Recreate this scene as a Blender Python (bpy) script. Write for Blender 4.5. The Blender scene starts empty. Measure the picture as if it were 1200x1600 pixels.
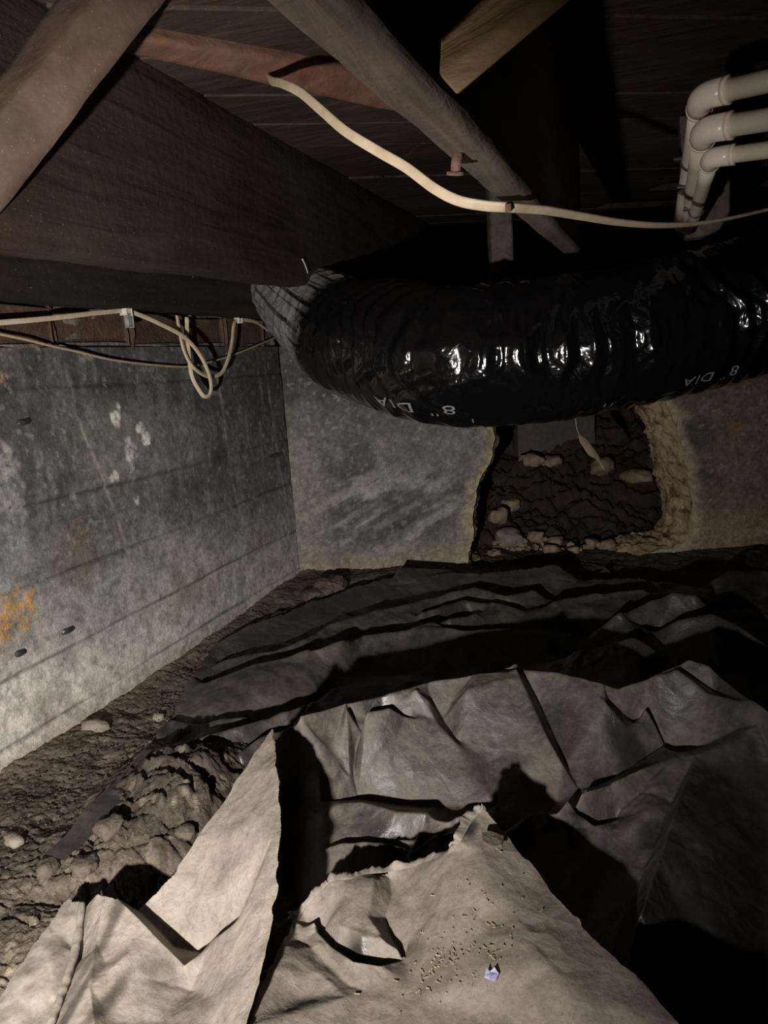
import bpy, bmesh, math, random
import numpy as np
from mathutils import Vector, Matrix
from mathutils.geometry import delaunay_2d_cdt
rng = np.random.default_rng(7); random.seed(7)
scene = bpy.context.scene
COL = scene.collection

# ------------------------------------------------------------------ camera, world, light, exposure
FPX = 1200.0
CAM = np.array([0.0, 0.0, 0.6])
def _frame(roll, vp):
    c = lambda px, py: np.array([px-600., 800.-py, FPX])
    s = -math.tan(math.radians(roll))
    v1 = c(*vp); v2 = c(0, vp[1]+s*(0-vp[0]))
    Y = v1/np.linalg.norm(v1)
    U = np.cross(v1, v2); U /= np.linalg.norm(U)
    if U[1] < 0: U = -U
    X = np.cross(Y, U)
    if X[0] < 0: X = -X
    return np.array([X, Y, U])
MW = _frame(4.0, (955, 545))          # world axes in camera axes (right, up, forward)
cam_data = bpy.data.cameras.new('camera')
cam = bpy.data.objects.new('camera', cam_data); COL.objects.link(cam)
cam_data.sensor_fit = 'AUTO'; cam_data.sensor_width = 36.0; cam_data.lens = 27.0
cam_data.clip_start = 0.02
r_, u_, f_ = MW[:, 0], MW[:, 1], MW[:, 2]
cam.matrix_world = Matrix(((r_[0], u_[0], -f_[0], CAM[0]), (r_[1], u_[1], -f_[1], CAM[1]),
                           (r_[2], u_[2], -f_[2], CAM[2]), (0, 0, 0, 1)))
scene.camera = cam

world = bpy.data.worlds.new('dark'); scene.world = world; world.use_nodes = True
world.node_tree.nodes['Background'].inputs[0].default_value = (0.9, 0.95, 1.0, 1)
world.node_tree.nodes['Background'].inputs[1].default_value = 0.0004

lamp_data = bpy.data.lights.new('flashlight', 'SPOT')
lamp_data.energy = 80.0; lamp_data.color = (1.0, 0.93, 0.86)
lamp_data.spot_size = math.radians(118); lamp_data.spot_blend = 1.0; lamp_data.shadow_soft_size = 0.012
lamp = bpy.data.objects.new('flashlight', lamp_data); COL.objects.link(lamp)
LPOS = Vector((-0.215, -0.17, 0.385)); LAIM = Vector((-0.95, 1.15, 0.36))
lamp.location = LPOS
lamp.rotation_euler = (LAIM-LPOS).to_track_quat('-Z', 'Y').to_euler()

scene.view_settings.view_transform = 'Standard'; scene.view_settings.look = 'None'
scene.view_settings.exposure = 0.28; scene.view_settings.gamma = 1.0
scene.view_settings.use_curve_mapping = False

# ------------------------------------------------------------------ pixel helpers (measured directions -> real points)
def ray(px, py): return MW @ np.array([(px-600)/FPX, (800-py)/FPX, 1.0])
def at(px, py, d): return CAM + ray(px, py)*d
def onz(px, py, z):
    q = ray(px, py); return CAM + q*((z-CAM[2])/q[2])
def onplane(px, py, p0, n):
    q = ray(px, py); return CAM + q*(np.dot(np.asarray(p0)-CAM, n)/np.dot(q, n))
def project(P):
    c = (np.asarray(P)-CAM) @ MW
    return np.stack([600+FPX*c[..., 0]/c[..., 2], 800-FPX*c[..., 1]/c[..., 2]], -1), c[..., 2]

# ------------------------------------------------------------------ noise
def _hash(ix, iy, iz, s):
    h = (ix.astype(np.int64)*374761393 + iy.astype(np.int64)*668265263 + iz.astype(np.int64)*2147483647 + s*974711) & 0xffffffff
    h = ((h ^ (h >> 13))*1274126177) & 0xffffffff
    h = ((h ^ (h >> 16))*2246822519) & 0xffffffff
    return ((h ^ (h >> 15)) & 0xffff)/65535.0*2-1
def vnoise(x, y, z=None, s=0):
    x = np.asarray(x, float); y = np.asarray(y, float)
    z = np.zeros_like(x) if z is None else np.asarray(z, float)
    xi, yi, zi = np.floor(x), np.floor(y), np.floor(z)
    fx, fy, fz = x-xi, y-yi, z-zi
    w = lambda t: t*t*t*(t*(t*6-15)+10)
    ux, uy, uz = w(fx), w(fy), w(fz)
    r = 0
    for dz in (0, 1):
        if dz and not np.any(fz): continue
        a = _hash(xi, yi, zi+dz, s); b = _hash(xi+1, yi, zi+dz, s); c = _hash(xi, yi+1, zi+dz, s); d = _hash(xi+1, yi+1, zi+dz, s)
        v = (a*(1-ux)+b*ux)*(1-uy)+(c*(1-ux)+d*ux)*uy
        r = r + v*(uz if dz else 1-uz)
    return r
def fbm(x, y, z=None, o=4, s=0, ridged=False):
    t = 0; a = 1.0; n = 0
    x = np.asarray(x, float); y = np.asarray(y, float)
    for i in range(o):
        v = vnoise(x+i*17.3, y+i*9.1, None if z is None else z+i*5.7, s+i)
        if ridged: v = 1-2*np.abs(v)
        t = t+a*v; n += a; a *= .5
        x = x*2.03; y = y*2.03; z = None if z is None else z*2.03
    return t/n
def sstep(a, b, x):
    t = np.clip((x-a)/(b-a), 0, 1); return t*t*(3-2*t)
def worley(x, y, s=0):
    xi = np.floor(x); yi = np.floor(y)
    d1 = np.full(np.shape(x), 9.0); d2 = np.full(np.shape(x), 9.0)
    z = np.zeros_like(xi)
    for i in (-1, 0, 1):
        for j in (-1, 0, 1):
            cx = xi+i+.5+.45*_hash(xi+i, yi+j, z, s); cy = yi+j+.5+.45*_hash(xi+i, yi+j, z, s+31)
            d = np.hypot(x-cx, y-cy)
            n1 = np.minimum(d1, d); d2 = np.minimum(np.maximum(d1, d), d2); d1 = n1
    return d1, d2

# ------------------------------------------------------------------ object helpers
def finish(o, parent=None, label=None, cat=None, group=None, kind=None):
    if parent is not None: o.parent = parent
    if label: o['label'] = label
    if cat: o['category'] = cat
    if group: o['group'] = group
    if kind: o['kind'] = kind
    return o
def mesh_obj(name, V, Fc, mat, smooth=True, attrs=None, **k):
    me = bpy.data.meshes.new(name)
    V = np.asarray(V, float)
    if isinstance(Fc, np.ndarray) and Fc.ndim == 2:
        m = Fc.shape[1]
        me.vertices.add(len(V)); me.vertices.foreach_set('co', V.astype(np.float32).ravel())
        me.loops.add(Fc.size); me.loops.foreach_set('vertex_index', Fc.astype(np.int32).ravel())
        me.polygons.add(len(Fc)); me.polygons.foreach_set('loop_start', np.arange(0, Fc.size, m, dtype=np.int32))
        me.update(calc_edges=True)
    else:
        me.from_pydata([tuple(v) for v in V], [], [tuple(int(i) for i in f) for f in Fc]); me.update()
    me.validate()
    me.polygons.foreach_set('use_smooth', np.full(len(me.polygons), bool(smooth)))
    if attrs:
        for an, av in attrs.items():
            av = np.asarray(av, np.float32)
            if av.ndim == 2:
                a = me.attributes.new(an, 'FLOAT_COLOR', 'POINT')
                a.data.foreach_set('color', np.concatenate([av, np.ones((len(av), 1), np.float32)], 1).ravel())
            else:
                a = me.attributes.new(an, 'FLOAT', 'POINT'); a.data.foreach_set('value', av)
    me.materials.append(mat)
    o = bpy.data.objects.new(name, me); COL.objects.link(o)
    return finish(o, **k)
def empty(name, loc, **k):
    o = bpy.data.objects.new(name, None); o.empty_display_size = .05; o.location = tuple(loc); COL.objects.link(o)
    return finish(o, **k)
def adopt(o, root):
    """parent o to an Empty standing at root.location, keeping its geometry where it is"""
    o.parent = root; o.matrix_parent_inverse = Matrix.Translation(root.location).inverted(); return o
def grid_faces(nr, nc, wrap=False, keep=None):
    i = np.arange(nr-1)[:, None]; j = np.arange(nc if wrap else nc-1)[None, :]
    j2 = (j+1) % nc
    a = i*nc+j; b = i*nc+j2; c = (i+1)*nc+j2; d = (i+1)*nc+j
    Fq = np.stack([a, b, c, d], -1)
    if keep is not None: Fq = Fq[keep]
    return Fq.reshape(-1, 4)
def catmull(P, n):
    P = np.asarray(P, float)
    Q = np.vstack([2*P[0]-P[1], P, 2*P[-1]-P[-2]])
    out = []
    for i in range(1, len(Q)-2):
        t = np.linspace(0, 1, n, endpoint=False)[:, None]
        p0, p1, p2, p3 = Q[i-1], Q[i], Q[i+1], Q[i+2]
        out.append(.5*((2*p1)+(-p0+p2)*t+(2*p0-5*p1+4*p2-p3)*t*t+(-p0+3*p1-3*p2+p3)*t**3))
    out.append(P[-1:]); return np.vstack(out)
def resample(P, n):
    s = np.concatenate([[0], np.cumsum(np.linalg.norm(np.diff(P[:, :3], axis=0), axis=1))])
    t = np.linspace(0, s[-1], n)
    return np.stack([np.interp(t, s, P[:, k]) for k in range(P.shape[1])], 1)
def sweep(name, path, mat, w, t=None, seg=10, twist=None, caps=True, square=False, ref=None, **k):
    """tube or flat ribbon of section w x t along path (w across)"""
    P = np.asarray(path, float); n = len(P)
    T = np.gradient(P, axis=0); T /= np.linalg.norm(T, axis=1)[:, None]
    w = np.broadcast_to(w, n); t = w if t is None else np.broadcast_to(t, n)
    N = np.zeros_like(P)
    r = np.array([0, 0, 1.0]) if ref is None else np.asarray(ref, float)
    v = r-T[0]*np.dot(r, T[0])
    if np.linalg.norm(v) < 1e-3: v = np.cross(T[0], [1, 0, 0])
    N[0] = v/np.linalg.norm(v)
    for i in range(1, n):
        v = N[i-1]-T[i]*np.dot(N[i-1], T[i]); N[i] = v/np.linalg.norm(v)
    B = np.cross(T, N)
    if twist is not None:
        tw = np.asarray(twist)[:, None]; N, B = N*np.cos(tw)+B*np.sin(tw), B*np.cos(tw)-N*np.sin(tw)
    a = np.linspace(0, 2*np.pi, seg, endpoint=False)
    ca, sa = np.cos(a), np.sin(a)
    if square: ca = np.sign(ca)*np.abs(ca)**.5; sa = np.sign(sa)*np.abs(sa)**.5
    V = P[:, None]+N[:, None]*(ca[None, :, None]*w[:, None, None]/2)+B[:, None]*(sa[None, :, None]*t[:, None, None]/2)
    Fq = [tuple(f) for f in grid_faces(n, seg, wrap=True)]
    if caps: Fq += [tuple(range(seg))[::-1], tuple((n-1)*seg+i for i in range(seg))]
    return mesh_obj(name, V.reshape(-1, 3), Fq, mat, **k)
def timber(name, c0, c1, mat, rough=.0015, n=60, bev=.004, seed=0, **k):
    """long timber: c0, c1 are the 4 corners of its two ends, surface made of a subdivided, worn grid"""
    c0 = np.asarray(c0, float); c1 = np.asarray(c1, float)
    def ringpts(c):
        out = []
        for i in range(4):
            p, q = c[i], c[(i+1) % 4]; L = np.linalg.norm(q-p); b = min(.3, bev/L)
            for tt in np.concatenate([[b], np.linspace(.25, .75, 3), [1-b]]): out.append(p+(q-p)*tt)
        return np.array(out)
    r0, r1 = ringpts(c0), ringpts(c1); m = len(r0)
    tt = np.linspace(0, 1, n)[:, None, None]
    V = r0[None]*(1-tt)+r1[None]*tt
    cen = V.mean(1, keepdims=True); out = V-cen; out /= np.linalg.norm(out, axis=2, keepdims=True)
    X = V*1.0
    d = fbm(X[..., 0]*9+seed, X[..., 1]*5, X[..., 2]*30, 3, seed)*rough + fbm(X[..., 0]*60, X[..., 1]*20, X[..., 2]*60, 2, seed+5)*rough*.4
    V = V+out*d[..., None]
    Fq = [tuple(f) for f in grid_faces(n, m, wrap=True)]+[tuple(range(m))[::-1], tuple((n-1)*m+i for i in range(m))]
    o = mesh_obj(name, V.reshape(-1, 3), Fq, mat, **k)
    bm = bmesh.new(); bm.from_mesh(o.data); bmesh.ops.recalc_face_normals(bm, faces=bm.faces); bm.to_mesh(o.data); bm.free()
    return o
def box_obj(name, cen, ax, size, mat, rough=.001, bev=.004, cuts=3, seed=0, **k):
    bm = bmesh.new(); bmesh.ops.create_cube(bm, size=1)
    ax = np.asarray(ax, float)
    for v in bm.verts:
        p = np.asarray(cen)+sum(v.co[i]*size[i]*ax[i] for i in range(3)); v.co = tuple(p)
    bmesh.ops.bevel(bm, geom=list(bm.edges), offset=bev, segments=2, affect='EDGES', profile=.6)
    if cuts: bmesh.ops.subdivide_edges(bm, edges=[e for e in bm.edges if e.calc_length() > min(size)*.6], cuts=cuts, use_grid_fill=True)
    C = np.array([v.co[:] for v in bm.verts])
    D = np.stack([fbm(C[:, 0]*40+i*11, C[:, 1]*40, C[:, 2]*40, 2, seed+i) for i in range(3)], 1)*rough
    for v, d in zip(bm.verts, D): v.co += Vector(d)
    bmesh.ops.recalc_face_normals(bm, faces=bm.faces)
    me = bpy.data.meshes.new(name); bm.to_mesh(me); bm.free(); me.materials.append(mat)
    o = bpy.data.objects.new(name, me); COL.objects.link(o); return finish(o, **k)
def rock(name, cen, size, mat, seed=0, sub=3, amp=.35, crack=0, rot=0, **k):
    bm = bmesh.new(); bmesh.ops.create_icosphere(bm, subdivisions=sub, radius=1)
    C = np.array([v.co[:] for v in bm.verts])
    n = fbm(C[:, 0]*1.3+seed*3.7, C[:, 1]*1.3, C[:, 2]*1.3, 3, seed)
    f = 1+amp*n+.12*amp*fbm(C[:, 0]*5, C[:, 1]*5, C[:, 2]*5, 2, seed+9)
    if crack:
        d1, d2 = worley(C[:, 0]*3+C[:, 2]*1.3+seed, C[:, 1]*6+C[:, 2]*2.1, seed)
        f -= crack*(1-sstep(0, .22, d2-d1))
    C = np.sign(C)*np.abs(C)**.8
    C = C*f[:, None]*np.asarray(size)
    c, s_ = math.cos(rot), math.sin(rot); C = C @ np.array([[c, s_, 0], [-s_, c, 0], [0, 0, 1]])
    for v, p in zip(bm.verts, C): v.co = tuple(p)
    me = bpy.data.meshes.new(name); bm.to_mesh(me); bm.free(); me.materials.append(mat)
    if sub > 2: me.polygons.foreach_set('use_smooth', np.full(len(me.polygons), True))
    o = bpy.data.objects.new(name, me); o.location = tuple(cen); COL.objects.link(o); return finish(o, **k)

def surf_hit(P, px, py):
    q, d = project(P); m = np.hypot(q[:, 0]-px, q[:, 1]-py); m = np.where(d > .2, m, 1e9)
    k_ = np.nonzero(m < max(5, m.min()+1))[0]; return P[k_[d[k_].argmin()]]

# ------------------------------------------------------------------ materials
class NT:
    def __init__(s, name):
        s.m = bpy.data.materials.new(name); s.m.use_nodes = True; s.t = s.m.node_tree
        s.b = s.t.nodes['Principled BSDF']; s.tc = s.t.nodes.new('ShaderNodeTexCoord')
    def n(s, typ, **k):
        nd = s.t.nodes.new('ShaderNode'+typ)
        for a, v in k.items():
            if hasattr(nd, a): setattr(nd, a, v)
            else:
                q = nd.inputs[a.replace('_', ' ')]; 
                if isinstance(v, bpy.types.NodeSocket): s.t.links.new(v, q)
                else: q.default_value = v
        return nd
    def link(s, a, b): s.t.links.new(a, b)
    def noise(s, scale, detail=4, rough=.55, stretch=None, dist=0):
        v = s.tc.outputs['Object']
        if stretch:
            mp = s.n('Mapping'); s.link(v, mp.inputs[0]); mp.inputs['Scale'].default_value = stretch; v = mp.outputs[0]
        nd = s.n('TexNoise'); s.link(v, nd.inputs['Vector'])
        nd.inputs['Scale'].default_value = scale; nd.inputs['Detail'].default_value = detail
        nd.inputs['Roughness'].default_value = rough; nd.inputs['Distortion'].default_value = dist
        return nd.outputs['Fac']
    def ramp(s, fac, stops):
        r = s.n('ValToRGB'); s.link(fac, r.inputs[0]); e = r.color_ramp.elements
        while len(e) < len(stops): e.new(.5)
        for q, (p, c) in zip(e, stops):
            q.position = p; q.color = (*((c, c, c) if isinstance(c, (int, float)) else c), 1)
        return r.outputs[0]
    def mix(s, fac, a, b, typ='MIX'):
        m = s.n('Mix', data_type='RGBA', blend_type=typ)
        for q, v in ((m.inputs[0], fac), (m.inputs[6], a), (m.inputs[7], b)):
            if isinstance(v, bpy.types.NodeSocket): s.link(v, q)
            else: q.default_value = v if isinstance(v, (int, float)) else (*v, 1)
        return m.outputs[2]
    def math(s, op, a, b=0.0, c=None):
        m = s.n('Math', operation=op)
        for q, v in zip(m.inputs, (a, b, c)):
            if v is None: continue
            if isinstance(v, bpy.types.NodeSocket): s.link(v, q)
            else: q.default_value = v
        return m.outputs[0]
    def attr(s, name):
        a = s.n('Attribute'); a.attribute_name = name; return a
    def bump(s, h, strength, dist=.005, prev=None):
        b = s.n('Bump'); b.inputs['Strength'].default_value = strength; b.inputs['Distance'].default_value = dist
        s.link(h, b.inputs['Height'])
        if prev is not None: s.link(prev, b.inputs['Normal'])
        return b.outputs[0]
    def out(s, color=None, rough=None, normal=None, spec=None):
        for key, v in (('Base Color', color), ('Roughness', rough), ('Normal', normal), ('Specular IOR Level', spec)):
            if v is None: continue
            if isinstance(v, bpy.types.NodeSocket): s.link(v, s.b.inputs[key])
            else: s.b.inputs[key].default_value = (*v, 1) if isinstance(v, tuple) else v
        return s.m
def wood(name, dark, light, scale=1.0, stretch=(14, 1.2, 14), rough=.75, dust=(.2, .17, .14), dustamt=.25):
    t = NT(name)
    g = t.noise(4*scale, 6, .6, stretch, .6); g2 = t.noise(2.2*scale, 3)
    c = t.ramp(g, [(.3, dark), (.72, light)])
    c = t.mix(t.math('MULTIPLY', t.ramp(g2, [(.45, 0.0), (.75, 1.0)]), dustamt), c, dust)
    sp = t.ramp(t.noise(260, 2), [(.68, 0.0), (.74, 1.0)])
    c = t.mix(t.math('MULTIPLY', sp, .3), c, (.35, .3, .25))
    nb = t.bump(g, .5, .006); nb = t.bump(t.noise(60, 4), .35, .004, nb)
    return t.out(c, rough, nb, .25)
W_BEAM = wood('beam_wood', (.018, .011, .0075), (.046, .030, .021), dustamt=.15)
W_EDGE = wood('joist_wood', (.060, .045, .036), (.17, .13, .10), dustamt=.6)
W_RED = wood('reddish_wood', (.085, .036, .025), (.16, .075, .05), stretch=(1.5, 9, 14), dustamt=.3)
W_BRACE = wood('brace_wood', (.044, .029, .023), (.115, .076, .057), stretch=(3, 3, 3), dustamt=.4)
W_TAN = wood('tan_brace_wood', (.22, .13, .065), (.46, .31, .18), stretch=(3, 9, 9), dustamt=.2)
W_BOARD = wood('subfloor_wood', (.016, .010, .007), (.065, .042, .028), stretch=(2, 14, 10), dustamt=.2)
W_SILL = wood('sill_wood', (.010, .008, .007), (.024, .018, .015), dustamt=.1)
W_DIM = wood('grey_post_wood', (.05, .042, .036), (.10, .085, .07), dustamt=.4)

def vcol_mat(name, rough, fine=.25, bscale=180, bstr=.4, spec=.2):
    t = NT(name); a = t.attr('tint').outputs['Color']
    n1 = t.noise(230, 5, .75); n2 = t.noise(28, 5, .65)
    c = t.mix(1.0, a, t.ramp(n1, [(.25, 1-fine*1.4), (.75, 1+fine)]), 'MULTIPLY')
    c = t.mix(1.0, c, t.ramp(n2, [(.3, 1-fine*.45), (.7, 1+fine*.45)]), 'MULTIPLY')
    nb = t.bump(n2, bstr, .004); nb = t.bump(t.noise(bscale, 4, .7), bstr, .003, nb)
    return t.out(c, rough, nb, spec)
CONC = vcol_mat('concrete', .85, .33)
BROKEN = vcol_mat('broken_concrete', .95, .35, 120, .8)
SOIL = vcol_mat('soil', .97, .42, 190, 1.0, .05)
def plain_noise(name, a, b, scale, rough, bstr=.5, bscale=90, spec=.3, det=5):
    t = NT(name); c = t.ramp(t.noise(scale, det, .65), [(.3, a), (.7, b)])
    return t.out(c, rough, t.bump(t.noise(bscale, 4, .65), bstr, .004), spec)
CLOD = plain_noise('dry_clay', (.06, .05, .04), (.15, .125, .10), 30, .96, .9, 110, .05)
STONE = plain_noise('stone', (.14, .12, .10), (.32, .28, .23), 25, .9, .8, 90, .1)
RUBBLE = plain_noise('rubble', (.17, .135, .10), (.40, .31, .225), 35, .95, .9, 100, .05)
BRICK = plain_noise('old_brick', (.055, .032, .024), (.115, .075, .055), 22, .92, .8, 120, .1)
MORTAR = plain_noise('mortar', (.10, .088, .075), (.24, .21, .18), 40, .95, .9, 120, .05)
CABLE = plain_noise('cable_jacket', (.46, .37, .25), (.62, .52, .38), 40, .5, .15, 60, .4)
CABLE_D = plain_noise('dusty_cable_jacket', (.30, .23, .16), (.44, .35, .24), 40, .65, .25, 60, .3)
PVC = plain_noise('pvc', (.66, .60, .47), (.78, .72, .60), 25, .32, .05, 60, .5)
PVC_E = plain_noise('pvc_fitting', (.72, .62, .54), (.84, .75, .66), 25, .28, .05, 60, .5)
STEEL = plain_noise('black_steel', (.02, .02, .02), (.06, .055, .05), 40, .35, .2, 60, .5)
RUST = plain_noise('rust', (.10, .06, .045), (.24, .14, .10), 90, .9, .7, 140, .1)
WHITE = plain_noise('staple_metal', (.5, .47, .42), (.7, .66, .6), 60, .4, .1, 60, .5)
WEB = plain_noise('cobweb', (.16, .16, .16), (.34, .34, .34), 90, .95, .6, 140, .05)
def sheet_mat(name, lo, hi, dust=(.155, .130, .106), dust2=(.28, .243, .205), black=(.018, .017, .016), rough=(.2, .75)):
    t = NT(name)
    n1 = t.noise(5.5, 6, .62, None, .5); n2 = t.noise(34, 6, .7, None, .8)
    m = t.math('ADD', t.math('MULTIPLY', n1, .62), t.math('MULTIPLY', n2, .38))
    m = t.ramp(m, [(lo, 0.0), (hi, 1.0)])
    g = t.attr('bare').outputs['Fac']
    m = t.math('MULTIPLY', m, t.math('SUBTRACT', 1.0, g))
    dn = t.math('ADD', t.math('MULTIPLY', t.noise(13, 7, .72, None, 1.6), .6), t.math('MULTIPLY', t.noise(55, 6, .75, None, 2.2), .4))
    dc = t.ramp(dn, [(.36, dust), (.62, dust2)])
    vein = t.ramp(t.noise(24, 5, .6, None, 2.5), [(.47, 0.0), (.5, 1.0), (.53, 0.0)])
    dc = t.mix(t.math('MULTIPLY', vein, .3), dc, (.08, .07, .06))
    sp = t.ramp(t.noise(150, 4, .7), [(.60, 0.0), (.68, 1.0)])
    dc = t.mix(t.math('MULTIPLY', sp, .45), dc, (.085, .07, .055))
    c = t.mix(m, black, dc)
    r = t.math('ADD', t.math('MULTIPLY', m, rough[1]-rough[0]), rough[0])
    wob = t.n('TexNoise'); t.link(t.tc.outputs['Object'], wob.inputs['Vector']); wob.inputs['Scale'].default_value = 9; wob.inputs['Detail'].default_value = 3
    mv = t.n('Mix', data_type='RGBA'); mv.inputs[0].default_value = .10; t.link(t.tc.outputs['Object'], mv.inputs[6]); t.link(wob.outputs['Color'], mv.inputs[7])
    vo = t.n('TexVoronoi', feature='DISTANCE_TO_EDGE'); t.link(mv.outputs[2], vo.inputs['Vector']); vo.inputs['Scale'].default_value = 20
    vo2 = t.n('TexVoronoi', feature='F1'); t.link(mv.outputs[2], vo2.inputs['Vector']); vo2.inputs['Scale'].default_value = 31
    nb = t.bump(vo.outputs['Distance'], .30, .010); nb = t.bump(vo2.outputs['Distance'], .22, .008, nb)
    nb = t.bump(n2, .25, .004, nb); nb = t.bump(t.noise(170, 4, .7), .3, .002, nb)
    return t.out(c, r, nb, .5)
SH_FRONT = sheet_mat('dusty_sheet_front', .22, .42)
SH_MID = sheet_mat('dusty_sheet_middle', .30, .56, (.052, .045, .037), (.155, .134, .112))
SH_LEFT = sheet_mat('pale_sheet_left', .20, .40, (.18, .152, .126), (.32, .28, .24))
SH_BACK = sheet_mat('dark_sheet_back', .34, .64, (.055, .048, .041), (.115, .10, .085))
t = NT('duct_plastic')
du = t.attr('dust').outputs['Fac']
n2 = t.noise(60, 6, .7, None, 1.0)
mm = t.ramp(t.math('MULTIPLY', du, t.math('ADD', n2, .35)), [(.28, 0.0), (.62, 1.0)])
c = t.mix(mm, (.004, .004, .0043), (.19, .19, .195))
DUCT = t.out(c, t.math('ADD', t.math('MULTIPLY', mm, .5), .13), t.bump(t.noise(20, 3, .5, None, 1.5), .30, .008, t.bump(t.noise(60, 2, .5), .08, .003)), .5)
PRINT = plain_noise('grey_print', (.16, .16, .17), (.24, .24, .25), 120, .5, .05)
FILM = NT('clear_film')
FILM = FILM.out(FILM.ramp(FILM.noise(40, 6, .7), [(.35, (.20, .17, .14)), (.65, (.42, .38, .33))]), .3, FILM.bump(FILM.noise(60, 4), .3, .004), .5)
SCRAP = plain_noise('purple_foil', (.16, .14, .30), (.62, .58, .80), 160, .25, .3, 120, .6)

# ------------------------------------------------------------------ walls
UP = np.array([0, 0, 1.0])
A0 = onz(0, 1220, 0.0); A1 = onz(470, 910, 0.0)
wl = (A1-A0); wl[2] = 0; wl /= np.linalg.norm(wl)          # left wall runs away from the camera
nl = np.cross(wl, UP); 
if nl[0] < 0: nl = -nl                                       # into the room
B1 = onz(1200, 842, 0.0)
wb = B1-A1; wb[2] = 0; wb /= np.linalg.norm(wb)
nb_ = np.cross(wb, UP)
if nb_[1] > 0: nb_ = -nb_
CORNER = A1.copy(); CORNER[2] = 0
HTOP = .668
def uv_left(px, py):
    p = onplane(px, py, CORNER, nl); return np.dot(p-CORNER, -wl), p[2]
def uv_back(px, py):
    p = onplane(px, py, CORNER, nb_); return np.dot(p-CORNER, wb), p[2]
def seg_dist(U, V, pts):
    d = np.full(U.shape, 9.0)
    for (a, b), (c, e) in zip(pts[:-1], pts[1:]):
        dx, dy = c-a, e-b; L = dx*dx+dy*dy+1e-12
        tt = np.clip(((U-a)*dx+(V-b)*dy)/L, 0, 1)
        d = np.minimum(d, np.hypot(U-a-tt*dx, V-b-tt*dy))
    return d
def blend(col, m, c): return col*(1-m[..., None])+np.asarray(c)*m[..., None]

# left wall
nu, nv = 640, 210
us = np.linspace(0, 2.05, nu)**1.0; vs = np.linspace(-.12, HTOP, nv)
U, V = np.meshgrid(us, vs)
disp = fbm(U*4, V*4, None, 4, 3)*.004 + fbm(U*30, V*30, None, 3, 4)*.0012
lines = []
for (x, y) in ((0, 800), (0, 930), (0, 1067), (150, 1085)):
    lines.append(uv_left(x, y)[1])
lines = sorted(lines)+[.60]
board = np.zeros_like(U)
for i, h in enumerate(lines):
    hh = h+.004*np.sin(U*3+i)+.002*fbm(U*9, U*0+i, None, 2, i)
    disp += (.0022 if i % 2 else -.0022)*sstep(-.002, .002, V-hh)
    board = np.maximum(board, np.exp(-((V-hh)/.0028)**2)*(.5+.5*sstep(-.2, .3, fbm(U*5, V*2, None, 3, 40+i))))
disp -= board*.0045
g = fbm(U*2.2, V*3.2, None, 5, 11); g2 = fbm(U*9, V*14, None, 5, 12)
col = np.ones(U.shape+(3,))*np.array([.132, .133, .134])
col *= (1+.32*g+.30*g2)[..., None]
eff = sstep(.36, .0, V+.10*g+.05*g2)
col = blend(col, np.clip(eff*.95, 0, 1), (.68, .645, .59))
eff2 = sstep(.05, .5, fbm(U*3+5, V*4, None, 5, 21)+.25*sstep(.55, .1, V)-.12)
col = blend(col, eff2*.55, (.38, .375, .37))
gr = sstep(.0, .45, fbm(U*26, V*30, None, 4, 24)); col = blend(col, gr*.25, (.075, .074, .073))
st2 = sstep(.15, .5, fbm(U*40, V*7, None, 3, 26)+.3*g); col = blend(col, st2*.35, (.33, .325, .31))
lc = sstep(.12, .0, U)*.3*sstep(.45, .2, V); col = blend(col, lc, (.26, .26, .25))
hf = fbm(U*120, V*120, None, 2, 27); hg = fbm(U*55, V*55, None, 3, 28)
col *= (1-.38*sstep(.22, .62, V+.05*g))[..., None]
tan = sstep(.2, .5, fbm(U*5, V*7, None, 4, 33))*sstep(.5, .3, V)*.4; col = blend(col, tan, (.16, .105, .07))
col = blend(col, sstep(.05, .012, V)*.5, (.40, .35, .28))
col = blend(col, board*.8, (.035, .034, .033))
for k_, pts in enumerate([[(105, 570), (120, 650), (150, 720), (183, 800), (203, 870), (222, 940), (245, 1010)],
            [(340, 590), (355, 700), (372, 780), (383, 845)], [(0, 690), (32, 760), (40, 860), (68, 960), (86, 1060), (100, 1120)],
            [(415, 560), (430, 680), (445, 780), (462, 900)], [(215, 900), (232, 980), (240, 1050)]]):
    pq = [uv_left(*p) for p in pts]
    d = seg_dist(U+.006*fbm(U*20, V*20, None, 3, 50+k_), V, pq)
    m = np.exp(-(d/.0042)**2)*(.35+.65*sstep(-.2, .35, fbm(U*16, V*16, None, 3, 60+k_)))
    col = blend(col, m*.75, (.40, .37, .33))
for (x, y, rx, ry, c, a) in ((20, 965, .055, .05, (.42, .25, .10), .9), (5, 590, .012, .012, (.3, .17, .09), .9), (181, 650, .016, .020, (.8, .78, .73), 1.3),
                        (222, 668, .015, .012, (.75, .72, .68), 1.2), (228, 688, .020, .014, (.8, .78, .73), 1.2), (206, 716, .016, .036, (.55, .53, .5), 1.0),
                        (178, 746, .022, .012, (.62, .6, .57), 1.2), (216, 785, .009, .016, (.65, .62, .58), 1.1), (300, 712, .008, .014, (.22, .22, .21), .8),
                        (130, 850, .05, .06, (.17, .125, .095), .6), (290, 930, .10, .05, (.20, .13, .09), .5), (10, 760, .03, .08, (.33, .32, .3), .7)):
    a_, b_ = uv_left(x, y)
    q = np.sqrt(((U-a_)/rx)**2+((V-b_)/ry)**2)+.9*fbm(U*45, V*45, None, 4, int(x))
    m = sstep(1.15, .5, q)*a*np.clip(.85+.9*hf+.5*hg, 0, 1.2); col = blend(col, np.clip(m, 0, 1), c); disp += np.clip(m, 0, 1)*.0012
Vw = CORNER+(-wl)[None, None]*U[..., None]+UP*V[..., None]+nl*disp[..., None]
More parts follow.
